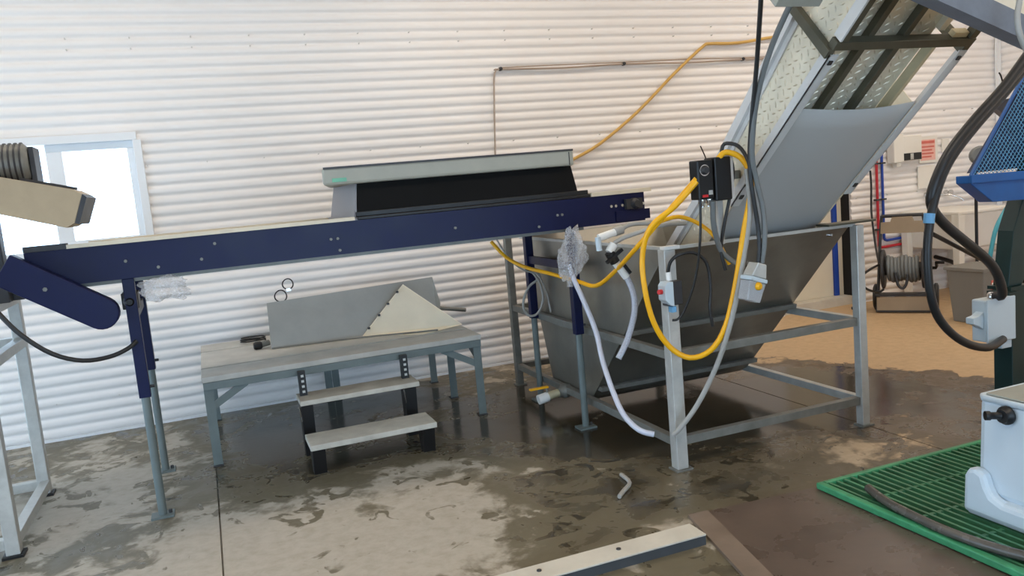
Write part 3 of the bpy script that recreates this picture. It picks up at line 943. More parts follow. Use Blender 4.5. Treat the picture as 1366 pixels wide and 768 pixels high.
hose('grey_tube', [(2.80, 2.1, 2.10), (2.784, 2.1, 1.983), (2.772, 2.1, 1.932), (2.778, 2.1, 1.88), (2.806, 2.1, 1.823), (2.86, 2.1, 1.76), (2.95, 2.1, 1.68)], 0.010, 'greyhose', 'pale grey tube curving down past the overhead beam')

# ================================================================== CONTROL BOX, CABLES AND HOSES
cb = thing('control_box', (2.225, 3.19, 1.34), 'black control box with a dial hung beside the elevator', 'control box')
MB().box(2.132, 2.216, 3.17, 3.24, 1.352, 1.532).build('dial_module', 'black', cb, 0.006)
MB().box(2.222, 2.312, 3.165, 3.25, 1.340, 1.540).build('drive_module', 'black', cb, 0.006)
dl = MB().lathe((2.168, 3.17, 1.485), (0, -1, 0), [(0, 0.021), (0.008, 0.021), (0.02, 0.015)], 16).build('dial', 'dark', cb)
MB().lathe((2.168, 3.1695, 1.485), (0, -1, 0), [(0, 0.026), (0.003, 0.026)], 20).build('dial_ring', 'chrome', dl)
MB().box(2.15, 2.18, 3.166, 3.171, 1.362, 1.374).build('red_button', 'red', cb)
MB().box(2.185, 2.205, 3.166, 3.171, 1.372, 1.392).build('rating_sticker', 'galv', cb)
MB().box(2.312, 2.326, 3.17, 3.24, 1.345, 1.545).build('side_plate', 'railw', cb)
MB().bar((2.30, 3.245, 1.45), (2.448, 3.30, 1.45), 0.03, 0.04).build('mount_arm', 'galvd', cb)
for x in (2.165, 2.205):
    MB().lathe((x, 3.20, 1.352), (0, 0, -1), [(0, 0.016), (0.015, 0.016), (0.022, 0.011), (0.035, 0.011)], 10).build('cable_gland', 'chrome', cb)
MB().tube([(2.20, 3.20, 1.54), (2.185, 3.19, 1.56), (2.155, 3.17, 1.595)], 0.003, 5).build('antenna_wire', 'black', cb)
MB().box(2.275, 2.305, 3.235, 3.252, 1.13, 1.34).build('drop_plate', 'galv', cb)
YEL_LOOP = [(2.116, 3.160, 1.438), (2.019, 3.200, 1.335), (1.934, 3.280, 1.246), (1.909, 3.330, 1.117), (1.909, 3.330, 0.957), (1.945, 3.330, 0.789), (2.022, 3.330, 0.660), (2.112, 3.300, 0.596), (2.200, 3.250, 0.627), (2.257, 3.200, 0.743), (2.296, 3.160, 0.939), (2.328, 3.120, 1.184), (2.361, 3.100, 1.354), (2.367, 3.100, 1.450), (2.333, 3.120, 1.528), (2.282, 3.160, 1.558), (2.254, 3.180, 1.531)]
YEL_LONG = [(2.137, 3.190, 1.451), (2.014, 3.330, 1.266), (1.958, 3.500, 1.122), (2.005, 3.800, 0.995), (2.013, 4.050, 0.896), (1.989, 4.240, 0.910), (1.939, 4.500, 0.941), (1.890, 4.800, 0.970), (1.843, 5.000, 1.028), (1.773, 5.070, 1.137)]
YEL_IN = [(2.016, 3.420, 1.235), (2.068, 3.420, 1.256), (2.175, 3.420, 1.271), (2.267, 3.400, 1.232), (2.322, 3.360, 1.172), (2.356, 3.340, 1.103), (2.398, 3.340, 1.016)]
GREY_HOSE = [(2.340, 3.090, 1.475), (2.349, 3.090, 1.286), (2.332, 3.120, 1.114), (2.297, 3.140, 0.923), (2.259, 3.180, 0.727), (2.217, 3.240, 0.541), (2.138, 3.300, 0.355), (2.062, 3.340, 0.246), (2.029, 3.360, 0.209)]
BLACK_TALL = [(2.174, 2.700, 2.297), (2.193, 2.750, 2.139), (2.273, 2.900, 1.897), (2.307, 3.000, 1.654), (2.322, 3.040, 1.524), (2.333, 3.050, 1.389), (2.363, 3.060, 1.216), (2.365, 3.060, 1.113), (2.353, 3.060, 1.038)]
CONDUIT = [(2.326, 2.700, 2.156), (2.319, 2.850, 1.979), (2.308, 2.950, 1.777), (2.321, 3.020, 1.556), (2.352, 3.040, 1.421), (2.389, 3.050, 1.283), (2.389, 3.050, 1.145), (2.373, 3.060, 1.036)]
BLK_LOOP = [(2.071, 3.380, 1.005), (2.075, 3.360, 1.060), (2.111, 3.340, 1.094), (2.189, 3.330, 1.096), (2.258, 3.330, 1.041), (2.276, 3.330, 0.928), (2.264, 3.330, 0.818), (2.275, 3.330, 0.723)]
BLK_THIN = [(2.144, 3.180, 1.354), (2.144, 3.200, 1.167), (2.147, 3.260, 0.986), (2.121, 3.320, 0.839), (2.088, 3.340, 0.786), (2.060, 3.350, 0.781)]
GREY_COND = [(2.205, 3.170, 1.342), (2.223, 3.200, 1.229), (2.277, 3.240, 1.115), (2.316, 3.240, 1.064), (2.349, 3.200, 1.030), (2.367, 3.150, 1.031)]
BLK_CTL = [(2.331, 3.190, 1.526), (2.347, 3.200, 1.462), (2.323, 3.200, 1.359), (2.295, 3.220, 1.221), (2.284, 3.240, 1.097), (2.303, 3.240, 1.004)]
BLK_ARC = [(2.271, 3.180, 1.543), (2.291, 3.180, 1.597), (2.324, 3.120, 1.580), (2.336, 3.070, 1.508), (2.343, 3.065, 1.423)]
HOSE_A = [(4.149, 3.050, 1.974), (3.948, 3.065, 1.774), (3.751, 3.080, 1.615), (3.583, 3.095, 1.456), (3.492, 3.110, 1.293), (3.496, 3.125, 1.197), (3.588, 3.140, 1.103), (3.746, 3.155, 0.996), (3.927, 3.170, 0.874), (4.029, 3.185, 0.778), (4.086, 3.200, 0.656)]
HOSE_B = [(4.217, 3.100, 1.924), (3.992, 3.100, 1.739), (3.785, 3.100, 1.585), (3.603, 3.100, 1.425), (3.506, 3.100, 1.273), (3.450, 3.100, 1.106), (3.430, 3.100, 0.954), (3.440, 3.100, 0.779), (3.487, 3.100, 0.635), (3.589, 3.100, 0.520), (3.745, 3.120, 0.433), (3.933, 3.160, 0.385), (4.113, 3.220, 0.394)]

hose('yellow_cable', YEL_LOOP, 0.0135, 'yellow', 'thick yellow cable hanging in a big loop in front of the tank', 'cable', 10)
hose('yellow_cable', YEL_LONG, 0.0120, 'yellow', 'yellow cable running from the control box along the tank side to under the conveyor', 'cable', 10)
hose('yellow_cable', YEL_IN, 0.0100, 'yellow', 'short yellow cable arching over the tank rim near the leg', 'cable', 8)
hose('grey_hose', GREY_HOSE, 0.0125, 'greyhose', 'long grey hose dropping beside the yellow loop to the foot of the tank leg', 'hose', 10)
hose('black_cable', BLACK_TALL, 0.0100, 'blackr', 'black cable hanging straight down from above beside the elevator', 'cable')
hose('grey_conduit', CONDUIT, 0.0125, 'greyc', 'dark grey conduit following the elevator edge down to the plug', 'conduit', 10)
hose('black_cable', BLK_LOOP, 0.0085, 'blackr', 'black cable arching from the switch box over the dark tank front', 'cable')
hose('black_cable', BLK_THIN, 0.0060, 'blackr', 'thin black cable from the control box bottom to the switch box', 'cable')
hose('grey_conduit', GREY_COND, 0.0130, 'greyc', 'short thick grey conduit from under the control box to the plug', 'conduit', 10)
hose('black_cable', BLK_CTL, 0.0080, 'blackr', 'black cable along the right edge of the control box', 'cable')
hose('black_cable', BLK_ARC, 0.0090, 'blackr', 'short black cable arching over the top of the control box', 'cable')

# hanging plug in a clear housing
pg = thing('power_plug', (2.325, 3.06, 0.86), 'grey plug with yellow insert in a clear housing hanging from cables', 'plug')
ax = (Vector((2.290, 3.06, 0.868)) - Vector((2.352, 3.06, 1.040))).normalized()
P0 = Vector((2.352, 3.06, 1.042))
def plug_seg(name, a, b_, w0, w1, m, dep_=0.035):
    p, q = P0 + ax * a, P0 + ax * b_
    sx = Vector((-ax.z, 0, ax.x))
    v = []
    for c, w in ((p, w0), (q, w1)):
        for i, j in ((-1, -1), (1, -1), (1, 1), (-1, 1)):
            v.append(c + sx * i * w / 2 + Vector((0, 1, 0)) * j * dep_)
    return MB().add(v, [(3, 2, 1, 0), (4, 5, 6, 7), (0, 1, 5, 4), (1, 2, 6, 5), (2, 3, 7, 6), (3, 0, 4, 7)]).build(name, m, pg, 0.005)
plug_seg('plug_neck', 0.0, 0.065, 0.050, 0.085, 'galv')
plug_seg('plug_collar', 0.066, 0.086, 0.098, 0.098, 'ebox', 0.04)
plug_seg('plug_housing', 0.087, 0.178, 0.092, 0.075, 'clearbox', 0.036)
c = P0 + ax * 0.105
MB().lathe(c - Vector((0, 0.036, 0)), (0.3, -1, -0.1), [(0, 0.018), (0.012, 0.018), (0.018, 0.012)], 12).build('yellow_insert', 'yellow', pg)

# switch box on the tank leg
sw = thing('switch_box', (2.06, 3.39, 0.84), 'small grey switch box with red button clamped to the tank leg', 'switch')
MB().box(2.035, 2.125, 3.345, 3.392, 0.852, 0.968).build('box', 'dark', sw, 0.004)
MB().prism([(2.015, 0.885), (2.040, 0.860), (2.062, 0.850), (2.062, 0.972), (2.030, 0.972), (2.015, 0.955)], XZ, 3.322, 3.390).build('cover', 'ebox', sw, 0.004)
MB().lathe((2.016, 3.355, 0.925), (-1, -0.3, 0.1), [(0, 0.012), (0.022, 0.012)], 10).build('red_button', 'red', sw)
MB().box(2.05, 2.075, 3.33, 3.36, 0.822, 0.850).build('blue_tape', 'bluetape', sw)
MB().cyl((2.072, 3.375, 0.97), (2.072, 3.380, 1.012), 0.013, 10).build('cable_gland', 'pvc', sw)

# hose valve assembly on the tank rim
va = thing('hose_valve', (1.98, 3.75, 0.97), 'white and black plastic hose valve hooked over the tank rim', 'valve')
MB().cyl((1.905, 3.76, 1.185), (2.00, 3.76, 1.205), 0.020, 14).build('pipe_tee', 'pvc', va)
MB().cyl((1.895, 3.75, 1.190), (1.898, 3.75, 1.120), 0.016, 12).build('outlet_stub', 'ebox', va)
MB().cyl((2.00, 3.76, 1.206), (2.045, 3.76, 1.215), 0.024, 14).build('union_nut', 'greyhose', va)
MB().cyl((1.985, 3.75, 1.145), (1.955, 3.75, 1.105), 0.024, 14).build('elbow', 'pvc', va)
MB().cyl((1.955, 3.75, 1.105), (1.985, 3.75, 1.050), 0.027, 14).build('valve_body', 'black', va)
MB().bar((1.925, 3.73, 1.055), (2.02, 3.73, 1.115), 0.018, 0.016).build('valve_lever', 'black', va)
MB().cyl((1.985, 3.75, 1.050), (2.045, 3.75, 0.965), 0.021, 14).build('coupling', 'pvc', va)
MB().bar((2.02, 3.735, 1.04), (2.06, 3.735, 0.985), 0.02, 0.016).build('side_clip', 'black', va)
hose('grey_hose', [(2.04, 3.76, 1.214), (2.09, 3.76, 1.235), (2.17, 3.74, 1.235), (2.26, 3.72, 1.222), (2.35, 3.70, 1.222)], 0.012, 'greyhose', 'upper grey hose running from the valve across the tank mouth')
hose('grey_hose', [(1.985, 3.745, 1.150), (2.03, 3.72, 1.175), (2.09, 3.68, 1.195), (2.17, 3.66, 1.215), (2.27, 3.66, 1.222), (2.38, 3.68, 1.215)], 0.012, 'greyhose', 'lower grey hose bending from the black valve over the tank rim')
hose('clear_hose', [(2.045, 3.75, 0.965), (2.062, 3.73, 0.90), (2.066, 3.72, 0.83), (2.052, 3.72, 0.744), (2.003, 3.72, 0.63), (1.947, 3.72, 0.546)], 0.0165, 'clearhose', 'short clear hose hanging from the white valve coupling', 'hose', 10)
hose('white_hose', [(1.972, 4.30, 1.00), (1.966, 4.24, 0.93), (1.975, 4.15, 0.809), (1.99, 4.05, 0.639), (1.970, 3.95, 0.485), (1.942, 3.80, 0.35), (1.935, 3.68, 0.25), (1.963, 3.58, 0.191), (2.02, 3.53, 0.169)], 0.0150, 'whitehose', 'white hose curving from the conveyor leg down to the tank frame', 'hose', 10)
hose('grey_hose', [(2.00, 4.98, 0.93), (2.066, 4.98, 0.87), (1.985, 5.0, 0.81), (1.935, 5.0, 0.704), (1.961, 5.0, 0.623), (2.021, 4.98, 0.625), (2.067, 4.97, 0.711), (2.060, 4.97, 0.814), (2.020, 4.97, 0.895), (1.999, 4.98, 0.914)], 0.0085, 'greyhose', 'pale hose coiled around the far conveyor leg beside the tank')
hose('grey_hose', [(1.79, 5.06, 1.19), (1.86, 5.0, 1.02), (1.95, 4.97, 0.93), (2.03, 4.95, 0.90), (2.075, 4.95, 0.81), (2.095, 4.94, 0.71), (2.10, 4.93, 0.63)], 0.0060, 'greyhose', 'thin pale hose sagging from the conveyor underside towards the tank')
hose('floor_hose_scrap', [(1.80, 3.50, 0.012), (1.78, 3.38, 0.012), (1.70, 3.30, 0.012), (1.655, 3.255, 0.012)], 0.011, 'greyhose', 'short scrap of grey hose lying on the wet floor near the tank leg')

# lines on the wall
hose('ochre_hose', [(2.75, 6.315, 1.56), (2.993, 6.315, 1.655), (3.274, 6.315, 1.775), (3.662, 6.315, 2.022), (4.066, 6.315, 2.341), (4.371, 6.315, 2.56), (4.461, 6.315, 2.59), (4.76, 6.315, 2.59), (5.224, 6.315, 2.641), (5.9, 6.315, 2.70)], 0.0135, 'yelwall', 'ochre yellow hose sagging diagonally across the corrugated wall')
wc = thing('clipped_cable', (3.7, 6.315, 1.5), 'thin brown cable clipped along the corrugated wall and turning down behind the hood', 'cable')
MB().tube([(2.295, 6.318, 1.45), (2.312, 6.318, 1.698), (2.341, 6.318, 2.09), (2.365, 6.318, 2.36), (2.385, 6.318, 2.42), (2.427, 6.318, 2.434), (2.977, 6.318, 2.426), (3.57, 6.318, 2.44), (4.229, 6.318, 2.432), (4.809, 6.318, 2.442), (5.4, 6.318, 2.446)], 0.0075, 8).build('cable', 'brown', wc)
MB().tube([(2.427, 6.32, 2.446), (2.977, 6.32, 2.452), (3.57, 6.32, 2.455), (4.229, 6.32, 2.462), (4.809, 6.32, 2.456), (5.4, 6.32, 2.466)], 0.005, 6).build('wire', 'brown', wc)
for x, z in ((2.43, 2.437), (3.57, 2.443), (4.809, 2.446)):
    MB().lathe((x, 6.34, z), (0, -1, 0), [(0, 0.016), (0.03, 0.016), (0.04, 0.010)], 10).build('clip', 'dark', wc)

# ================================================================== BACK RIGHT: PIPES, WALL BOX, REEL, SINK
for nm, m, lab, px, pz in (('red_pipe', 'redp', 'red water pipe running down the wall and turning right behind the hose reel', 6.345, 0.535), ('blue_pipe', 'bluep', 'blue water pipe running down the wall and turning right behind the hose reel', 6.415, 0.60)):
    t = thing(nm, (px, 6.31, pz), lab, 'pipe')
    MB().tube([(px, 6.318, 1.75), (px, 6.318, pz + 0.03), (px + 0.012, 6.318, pz + 0.008), (px + 0.04, 6.318, pz), (7.15, 6.318, pz + 0.02)], 0.014, 10, straight=True).build('pipe', m, t)
    for z in (1.38, 1.02, 0.72):
        MB().box(px - 0.03, px + 0.03, 6.298, 6.34, z - 0.008, z + 0.008).build('clamp', 'dark', t)
    MB().box(6.80, 6.84, 6.298, 6.34, pz - 0.02, pz + 0.045).build('coupling', m, t)
wbx = thing('dispenser_box', (6.75, 6.25, 1.32), 'white dispenser box with black window on the wall beside the sign', 'dispenser')
MB().box(6.50, 6.63, 6.24, 6.335, 1.37, 1.65).build('side_case', 'white', wbx, 0.008)
MB().box(6.63, 6.90, 6.27, 6.335, 1.38, 1.63).build('front_case', 'white', wbx, 0.008)
MB().box(6.625, 6.885, 6.262, 6.27, 1.385, 1.455).build('black_window', 'black', wbx)
MB().box(6.735, 6.775, 6.258, 6.262, 1.39, 1.45).build('window_bar', 'galv', wbx)
MB().box(6.55, 6.61, 6.26, 6.32, 1.33, 1.37).build('outlet', 'white', wbx, 0.004)
sg = thing('notice_sign', (7.08, 6.33, 1.36), 'small white notice with red print on the wall above the sink', 'sign')
MB().box(6.93, 7.18, 6.330, 6.336, 1.34, 1.61).build('sheet', 'white', sg)
MB().box(6.945, 7.145, 6.328, 6.330, 1.365, 1.575).build('print_field', 'pink', sg)
MB().box(6.955, 7.135, 6.326, 6.328, 1.535, 1.562).build('heading', 'redsign', sg)
for k, (a, b_) in enumerate(((6.96, 7.13), (6.96, 7.10), (6.96, 7.12), (6.96, 7.09))):
    MB().box(a, b_, 6.326, 6.328, 1.495 - k * 0.034, 1.510 - k * 0.034).build('text_line', 'redsign', sg)
pt = tag(MB().box(6.90, 7.12, 6.32, 6.337, 1.08, 1.31).build('cover_panel', 'white', bevel=0.004), 'plain white cover panel on the wall below the red notice', 'panel')
sk2 = thing('socket_pair', (7.35, 6.33, 1.38), 'pair of pale sockets on the wall right of the red notice', 'socket')
for x in (7.24, 7.40):
    MB().box(x, x + 0.10, 6.325, 6.338, 1.43, 1.57).build('socket_plate', 'white', sk2, 0.003)

hs = thing('utility_sink', (6.95, 5.96, 0), 'white plastic utility sink on legs with a wall tap', 'sink')
bs = MB()
bs.prism([(6.62, 5.62), (7.32, 5.62), (7.32, 6.30), (6.62, 6.30)], XY, 0.84, 0.872)
bs.build('rim', 'white', hs, 0.008)
bb = MB()
v = [(6.64, 5.64, 0.84), (7.30, 5.64, 0.84), (7.30, 6.29, 0.84), (6.64, 6.29, 0.84), (6.70, 5.70, 0.50), (7.24, 5.70, 0.50), (7.24, 6.25, 0.50), (6.70, 6.25, 0.50)]
bb.add(v, [(0, 1, 2, 3), (7, 6, 5, 4), (0, 4, 5, 1), (1, 5, 6, 2), (2, 6, 7, 3), (3, 7, 4, 0)])
bb.build('basin', 'white', hs, 0.01)
for x, y in ((6.66, 5.66), (7.28, 5.66), (6.66, 6.26), (7.28, 6.26)):
    v = []
    for z, w in ((0.0, 0.028), (0.84, 0.042)):
        v += [(x - w, y - w, z), (x + w, y - w, z), (x + w, y + w, z), (x - w, y + w, z)]
    MB().add(v, [(3, 2, 1, 0), (4, 5, 6, 7), (0, 1, 5, 4), (1, 2, 6, 5), (2, 3, 7, 6), (3, 0, 4, 7)]).build('leg', 'white', hs, 0.004)
MB().tube([(7.05, 6.31, 1.0), (7.05, 6.22, 1.01), (7.10, 6.12, 1.0), (7.18, 6.06, 0.955), (7.19, 6.05, 0.93)], 0.011, 8).build('tap_spout', 'chrome', hs)
for x in (7.0, 7.27):
    MB().lathe((x, 6.33, 1.01), (0, -1, 0), [(0, 0.03), (0.02, 0.03), (0.03, 0.018), (0.06, 0.018), (0.065, 0.032), (0.08, 0.032)], 12).build('tap_handle', 'chrome', hs)
MB().tube([(6.97, 5.95, 0.50), (6.97, 5.95, 0.36), (6.99, 5.98, 0.32), (7.05, 6.10, 0.33), (7.08, 6.30, 0.36)], 0.022, 10).build('drain_pipe', 'black', hs)

# hose reel cart
hr = thing('hose_reel_cart', (5.985, 5.683, 0), 'wheeled hose reel cart with taupe panels and dark hose by the sink', 'hose reel', rz=math.atan2(-0.354, 0.29))
HB = lambda: MB()
for x in (-0.20, 0.20):
    HB().tube([(x * 1.13, -0.02, 0.03), (x * 1.10, 0.0, 0.12), (x * 0.95, 0.06, 0.70), (x * 0.86, 0.07, 0.90)], 0.014, 8, 4).build('side_frame', 'dark', hr, local=True)
HB().tube([(-0.175, 0.07, 0.895), (0.175, 0.07, 0.895)], 0.016, 8, straight=True).build('handle', 'dark', hr, local=True)
HB().prism([(-0.185, 0.735), (0.185, 0.735), (0.180, 0.84), (0.10, 0.842), (0.085, 0.885), (-0.085, 0.885), (-0.10, 0.842), (-0.180, 0.84)], XZ, 0.045, 0.060).build('upper_panel', 'tand', hr, local=True)
HB().box(-0.225, 0.225, -0.06, -0.045, 0.025, 0.15).build('lower_panel', 'tand', hr, local=True)
HB().box(-0.235, 0.235, -0.065, 0.0, 0.012, 0.026).build('base_bar', 'dark', hr, local=True)
HB().box(-0.235, 0.235, -0.06, 0.05, 0.155, 0.18).build('deck_bar', 'dark', hr, local=True)
for x in (-0.185, 0.155):
    HB().lathe((x, 0.06, 0.40), (1, 0, 0), [(0, 0.17), (0.006, 0.185), (0.024, 0.185), (0.03, 0.17)], 28).build('reel_disc', 'dark', hr, local=True)
HB().lathe((-0.155, 0.06, 0.40), (1, 0, 0), [(0, 0.06), (0.31, 0.06)], 16).build('reel_drum', 'dark', hr, local=True)
wind = []
for k in range(0, 9 * 16 + 1):
    a = 2 * math.pi * k / 16
    wind.append((-0.135 + 0.27 * k / 144, 0.06 + (0.105 + 0.012 * math.sin(k * 0.31)) * math.cos(a), 0.40 + (0.105 + 0.012 * math.sin(k * 0.31)) * math.sin(a)))
HB().tube(wind, 0.018, 7, straight=True).build('wound_hose', 'greyc', hr, local=True)
HB().tube([(-0.06, -0.06, 0.38), (-0.04, -0.075, 0.27), (0.0, -0.075, 0.235), (0.03, -0.07, 0.28), (0.04, -0.055, 0.36)], 0.013, 7).build('loose_turn', 'dark', hr, local=True)
for x in (-0.27, 0.24):
    HB().lathe((x, 0.13, 0.125), (1, 0, 0), [(0, 0.10), (0.012, 0.125), (0.035, 0.125), (0.045, 0.10)], 24).build('wheel', 'blackr', hr, local=True)
HB().tube([(0.19, 0.06, 0.40), (0.27, 0.06, 0.40), (0.275, 0.05, 0.42), (0.275, -0.02, 0.46), (0.34, -0.03, 0.46)], 0.014, 8, straight=True).build('crank', 'black', hr, local=True)
hose('black_hose', [(6.215, 6.27, 1.32), (6.222, 6.27, 1.18), (6.215, 6.27, 1.0), (6.197, 6.25, 0.86), (6.185, 6.2, 0.561), (6.05, 6.02, 0.38), (5.93, 5.90, 0.33)], 0.010, 'blackr', 'black rubber hose hanging on the wall left of the red pipe')
hose('black_hose', [(5.83, 5.80, 0.46), (5.66, 5.76, 0.43), (5.52, 5.72, 0.375), (5.55, 5.70, 0.28), (5.69, 5.70, 0.225), (5.80, 5.74, 0.23)], 0.011, 'blackr', 'black hose end looping out left of the reel cart')
nz_ = thing('spray_nozzle', (5.80, 6.05, 0), 'small black nozzle lying on the floor left of the reel cart', 'nozzle')
MB().lathe((5.74, 6.08, 0.025), (1, -0.5, 0), [(0, 0.012), (0.03, 0.022), (0.09, 0.022), (0.13, 0.012)], 10).build('nozzle_body', 'black', nz_)

# grey bin
bn = thing('grey_bin', (6.06, 4.80, 0), 'grey plastic bin with a small red label beyond the electric box', 'bin')
v = []
for z, w in ((0.0, 0.145), (0.46, 0.18)):
    v += [(6.06 - w, 4.95 - w, z), (6.06 + w, 4.95 - w, z), (6.06 + w, 4.95 + w, z), (6.06 - w, 4.95 + w, z)]
MB().add(v, [(3, 2, 1, 0), (0, 1, 5, 4), (1, 2, 6, 5), (2, 3, 7, 6), (3, 0, 4, 7), (4, 5, 6, 7)]).build('bin_body', 'binm', bn, 0.01)
MB().box(5.865, 6.255, 4.755, 5.145, 0.445, 0.475).build('bin_rim', 'binm', bn, 0.005)
MB().box(5.975, 6.09, 4.772, 4.780, 0.29, 0.37).build('label', 'redsign', bn)
MB().box(5.975, 6.09, 4.771, 4.773, 0.335, 0.35).build('label_band', 'white', bn)
hose('teal_hose', [(6.48, 4.90, 1.05), (6.35, 4.88, 0.98), (6.218, 4.86, 0.88), (6.129, 4.86, 0.748), (6.082, 4.88, 0.50), (6.075, 4.90, 0.40)], 0.018, 'teal', 'teal hose dropping into the grey bin')
bc = thing('blue_crate', (7.55, 5.55, 0), 'dark blue crate on a low black shelf right of the sink', 'crate')
MB().box(7.36, 7.80, 5.45, 5.75, 0.37, 0.66).build('crate_body', 'bluep', bc, 0.006)
MB().box(7.36, 7.80, 5.44, 5.76, 0.62, 0.67).build('crate_rim', 'guardin', bc, 0.004)
for x in (7.36, 7.74):
    MB().box(x, x + 0.04, 5.48, 5.72, 0.0, 0.33).build('shelf_leg', 'black', bc)
MB().box(7.34, 7.83, 5.44, 5.76, 0.33, 0.37).build('shelf_top', 'black', bc)

# ================================================================== RIGHT MACHINE WITH BLUE MESH GUARD
gmn = thing('green_machine', (4.6, 3.35, 0), 'dark green machine post with a blue mesh guard and tray at the right edge', 'machine')
MB().box(4.29, 4.40, 3.30, 3.42, 0.0, 0.64).build('post', 'gpost', gmn, 0.004)
MB().prism([(4.29, 0.66), (4.40, 0.66), (4.95, 1.55), (4.95, 1.80), (4.72, 1.80), (4.40, 1.12), (4.335, 0.98)], XZ, 3.32, 3.42).build('leaning_side', 'gpost', gmn, 0.004)
MB().box(4.27, 4.45, 3.29, 3.44, 0.64, 0.66).build('flange', 'gpost', gmn)
MB().box(4.90, 5.00, 3.32, 3.42, 0.0, 1.6).build('post', 'gpost', gmn, 0.004)
MB().box(4.40, 4.90, 3.34, 3.40, 0.18, 0.26).build('tie_bar', 'gpost', gmn, 0.004)
tr = MB()
tr.prism([(3.905, 1.325), (3.905, 1.285), (4.075, 1.168), (5.0, 1.135), (5.0, 1.30)], XZ, 3.24, 3.33)
tr.build('tray', 'guard', gmn, 0.004)
MB().prism([(3.90, 1.330), (3.90, 1.283), (5.0, 1.26), (5.0, 1.305)], XZ, 3.225, 3.24).build('tray_lip', 'guard', gmn, 0.003)
gd = MB()
def gpt(u, v_):
    # guard panel plane: leans back from the tray; u to the right, v upwards
    return (3.925 + u, 3.26 + v_ * 0.10, 1.325 + v_)
def inside(u, v_):
    return 0.0 <= v_ <= 0.72 and 0.02 + v_ * 0.92 <= u <= 1.0
ps, qs = 0.030, 0.0155
rows_ = int(0.72 / qs)
for j in range(rows_):
    v0 = j * qs
    k = 0
    u = 0.0
    while u < 1.0:
        for sgn in (1, -1):
            ua = u + (ps / 2 if (j % 2) else 0)
            a, b_ = (ua, v0), (ua + sgn * ps / 2, v0 + qs)
            if inside(*a) and inside(*b_):
                gd.bar(gpt(*a), gpt(*b_), 0.0024, 0.003, (0, 1, 0))
        u += ps
gd.build('wire_mesh', 'guardd', gmn, kind='stuff')
MB().prism([(4.522, 1.707), (4.634, 1.63), (4.737, 1.66), (4.803, 1.757), (4.604, 1.743)], XZ, 3.58, 3.62).build('rear_bracket', 'endg', gmn)
MB().bar(gpt(0.01, 0.0), gpt(0.672, 0.72), 0.010, 0.016, (0, 1, 0)).build('mesh_edge', 'guard', gmn)
MB().prism([(4.12, 1.33), (4.93, 1.33), (4.93, 2.02), (4.73, 2.02)], XZ, 3.42, 3.44).build('inner_panel', 'guardin', gmn)
eb = thing('electric_box', (4.12, 3.27, 0.37), 'pale electric junction box on the green machine post', 'electric box')
MB().box(4.005, 4.215, 3.235, 3.33, 0.385, 0.625).build('box_body', 'ebox', eb, 0.01)
MB().box(4.000, 4.220, 3.222, 3.234, 0.380, 0.630).build('box_lid', 'ebox', eb, 0.008)
MB().prism([(4.005, 0.56), (4.005, 0.46), (3.965, 0.485), (3.925, 0.50), (3.925, 0.535), (3.965, 0.54)], XZ, 3.25, 3.30).build('side_gland', 'ebox', eb, 0.004)
MB().box(4.13, 4.21, 3.24, 3.32, 0.33, 0.384).build('lower_gland', 'ebox', eb, 0.006)
MB().lathe((4.09, 3.27, 0.63), (0, 0, 1), [(0, 0.022), (0.02, 0.022), (0.03, 0.015)], 12).build('top_gland', 'chrome', eb)
MB().box(4.216, 4.29, 3.26, 3.40, 0.36, 0.64).build('mount_plate', 'gpost', eb)
hose('black_hose', HOSE_A + [(4.09, 3.25, 0.64)], 0.026, 'blackr', 'thick black hose curving from the top right down to the pale electric box', 'hose', 12)
hose('black_hose', HOSE_B, 0.022, 'blackr', 'thick black hose looping low before the hose reel and back under the electric box', 'hose', 12)
hose('black_cable', [(3.98, 3.10, 1.80), (3.955, 3.09, 1.83), (3.93, 3.08, 1.845)], 0.004, 'black', 'short black cable tie tail on the upper hose', 'cable tie', 6)
hose('black_bar', [(3.50, 3.13, 1.055), (4.20, 3.36, 0.80)], 0.012, 'black', 'straight black bar from the low hose to the green post', 'bar')
bt = tag(MB().cyl((3.445, 3.10, 1.115), (3.452, 3.10, 1.165), 0.027, 12).build('blue_tape_wrap', 'bluetape'), 'band of blue tape wrapped around the low black hose', 'tape')

# round dark knob on the far wall seen past the guard
hn = thing('work_lamp', (6.55, 5.35, 1.30), 'round grey lamp head on a stand seen left of the blue mesh guard', 'lamp')
MB().lathe((6.50, 5.30, 1.385), (-0.4, -0.9, 0), [(-0.06, 0.03), (-0.03, 0.075), (0.02, 0.085), (0.03, 0.07)], 20).build('lamp_head', 'greyc', hn)
MB().cyl((6.53, 5.36, 0.02), (6.53, 5.36, 1.36), 0.014, 10).build('lamp_stand', 'black', hn)
MB().lathe((6.53, 5.36, 0.0), (0, 0, 1), [(0, 0.12), (0.02, 0.12)], 16).build('lamp_base', 'black', hn)

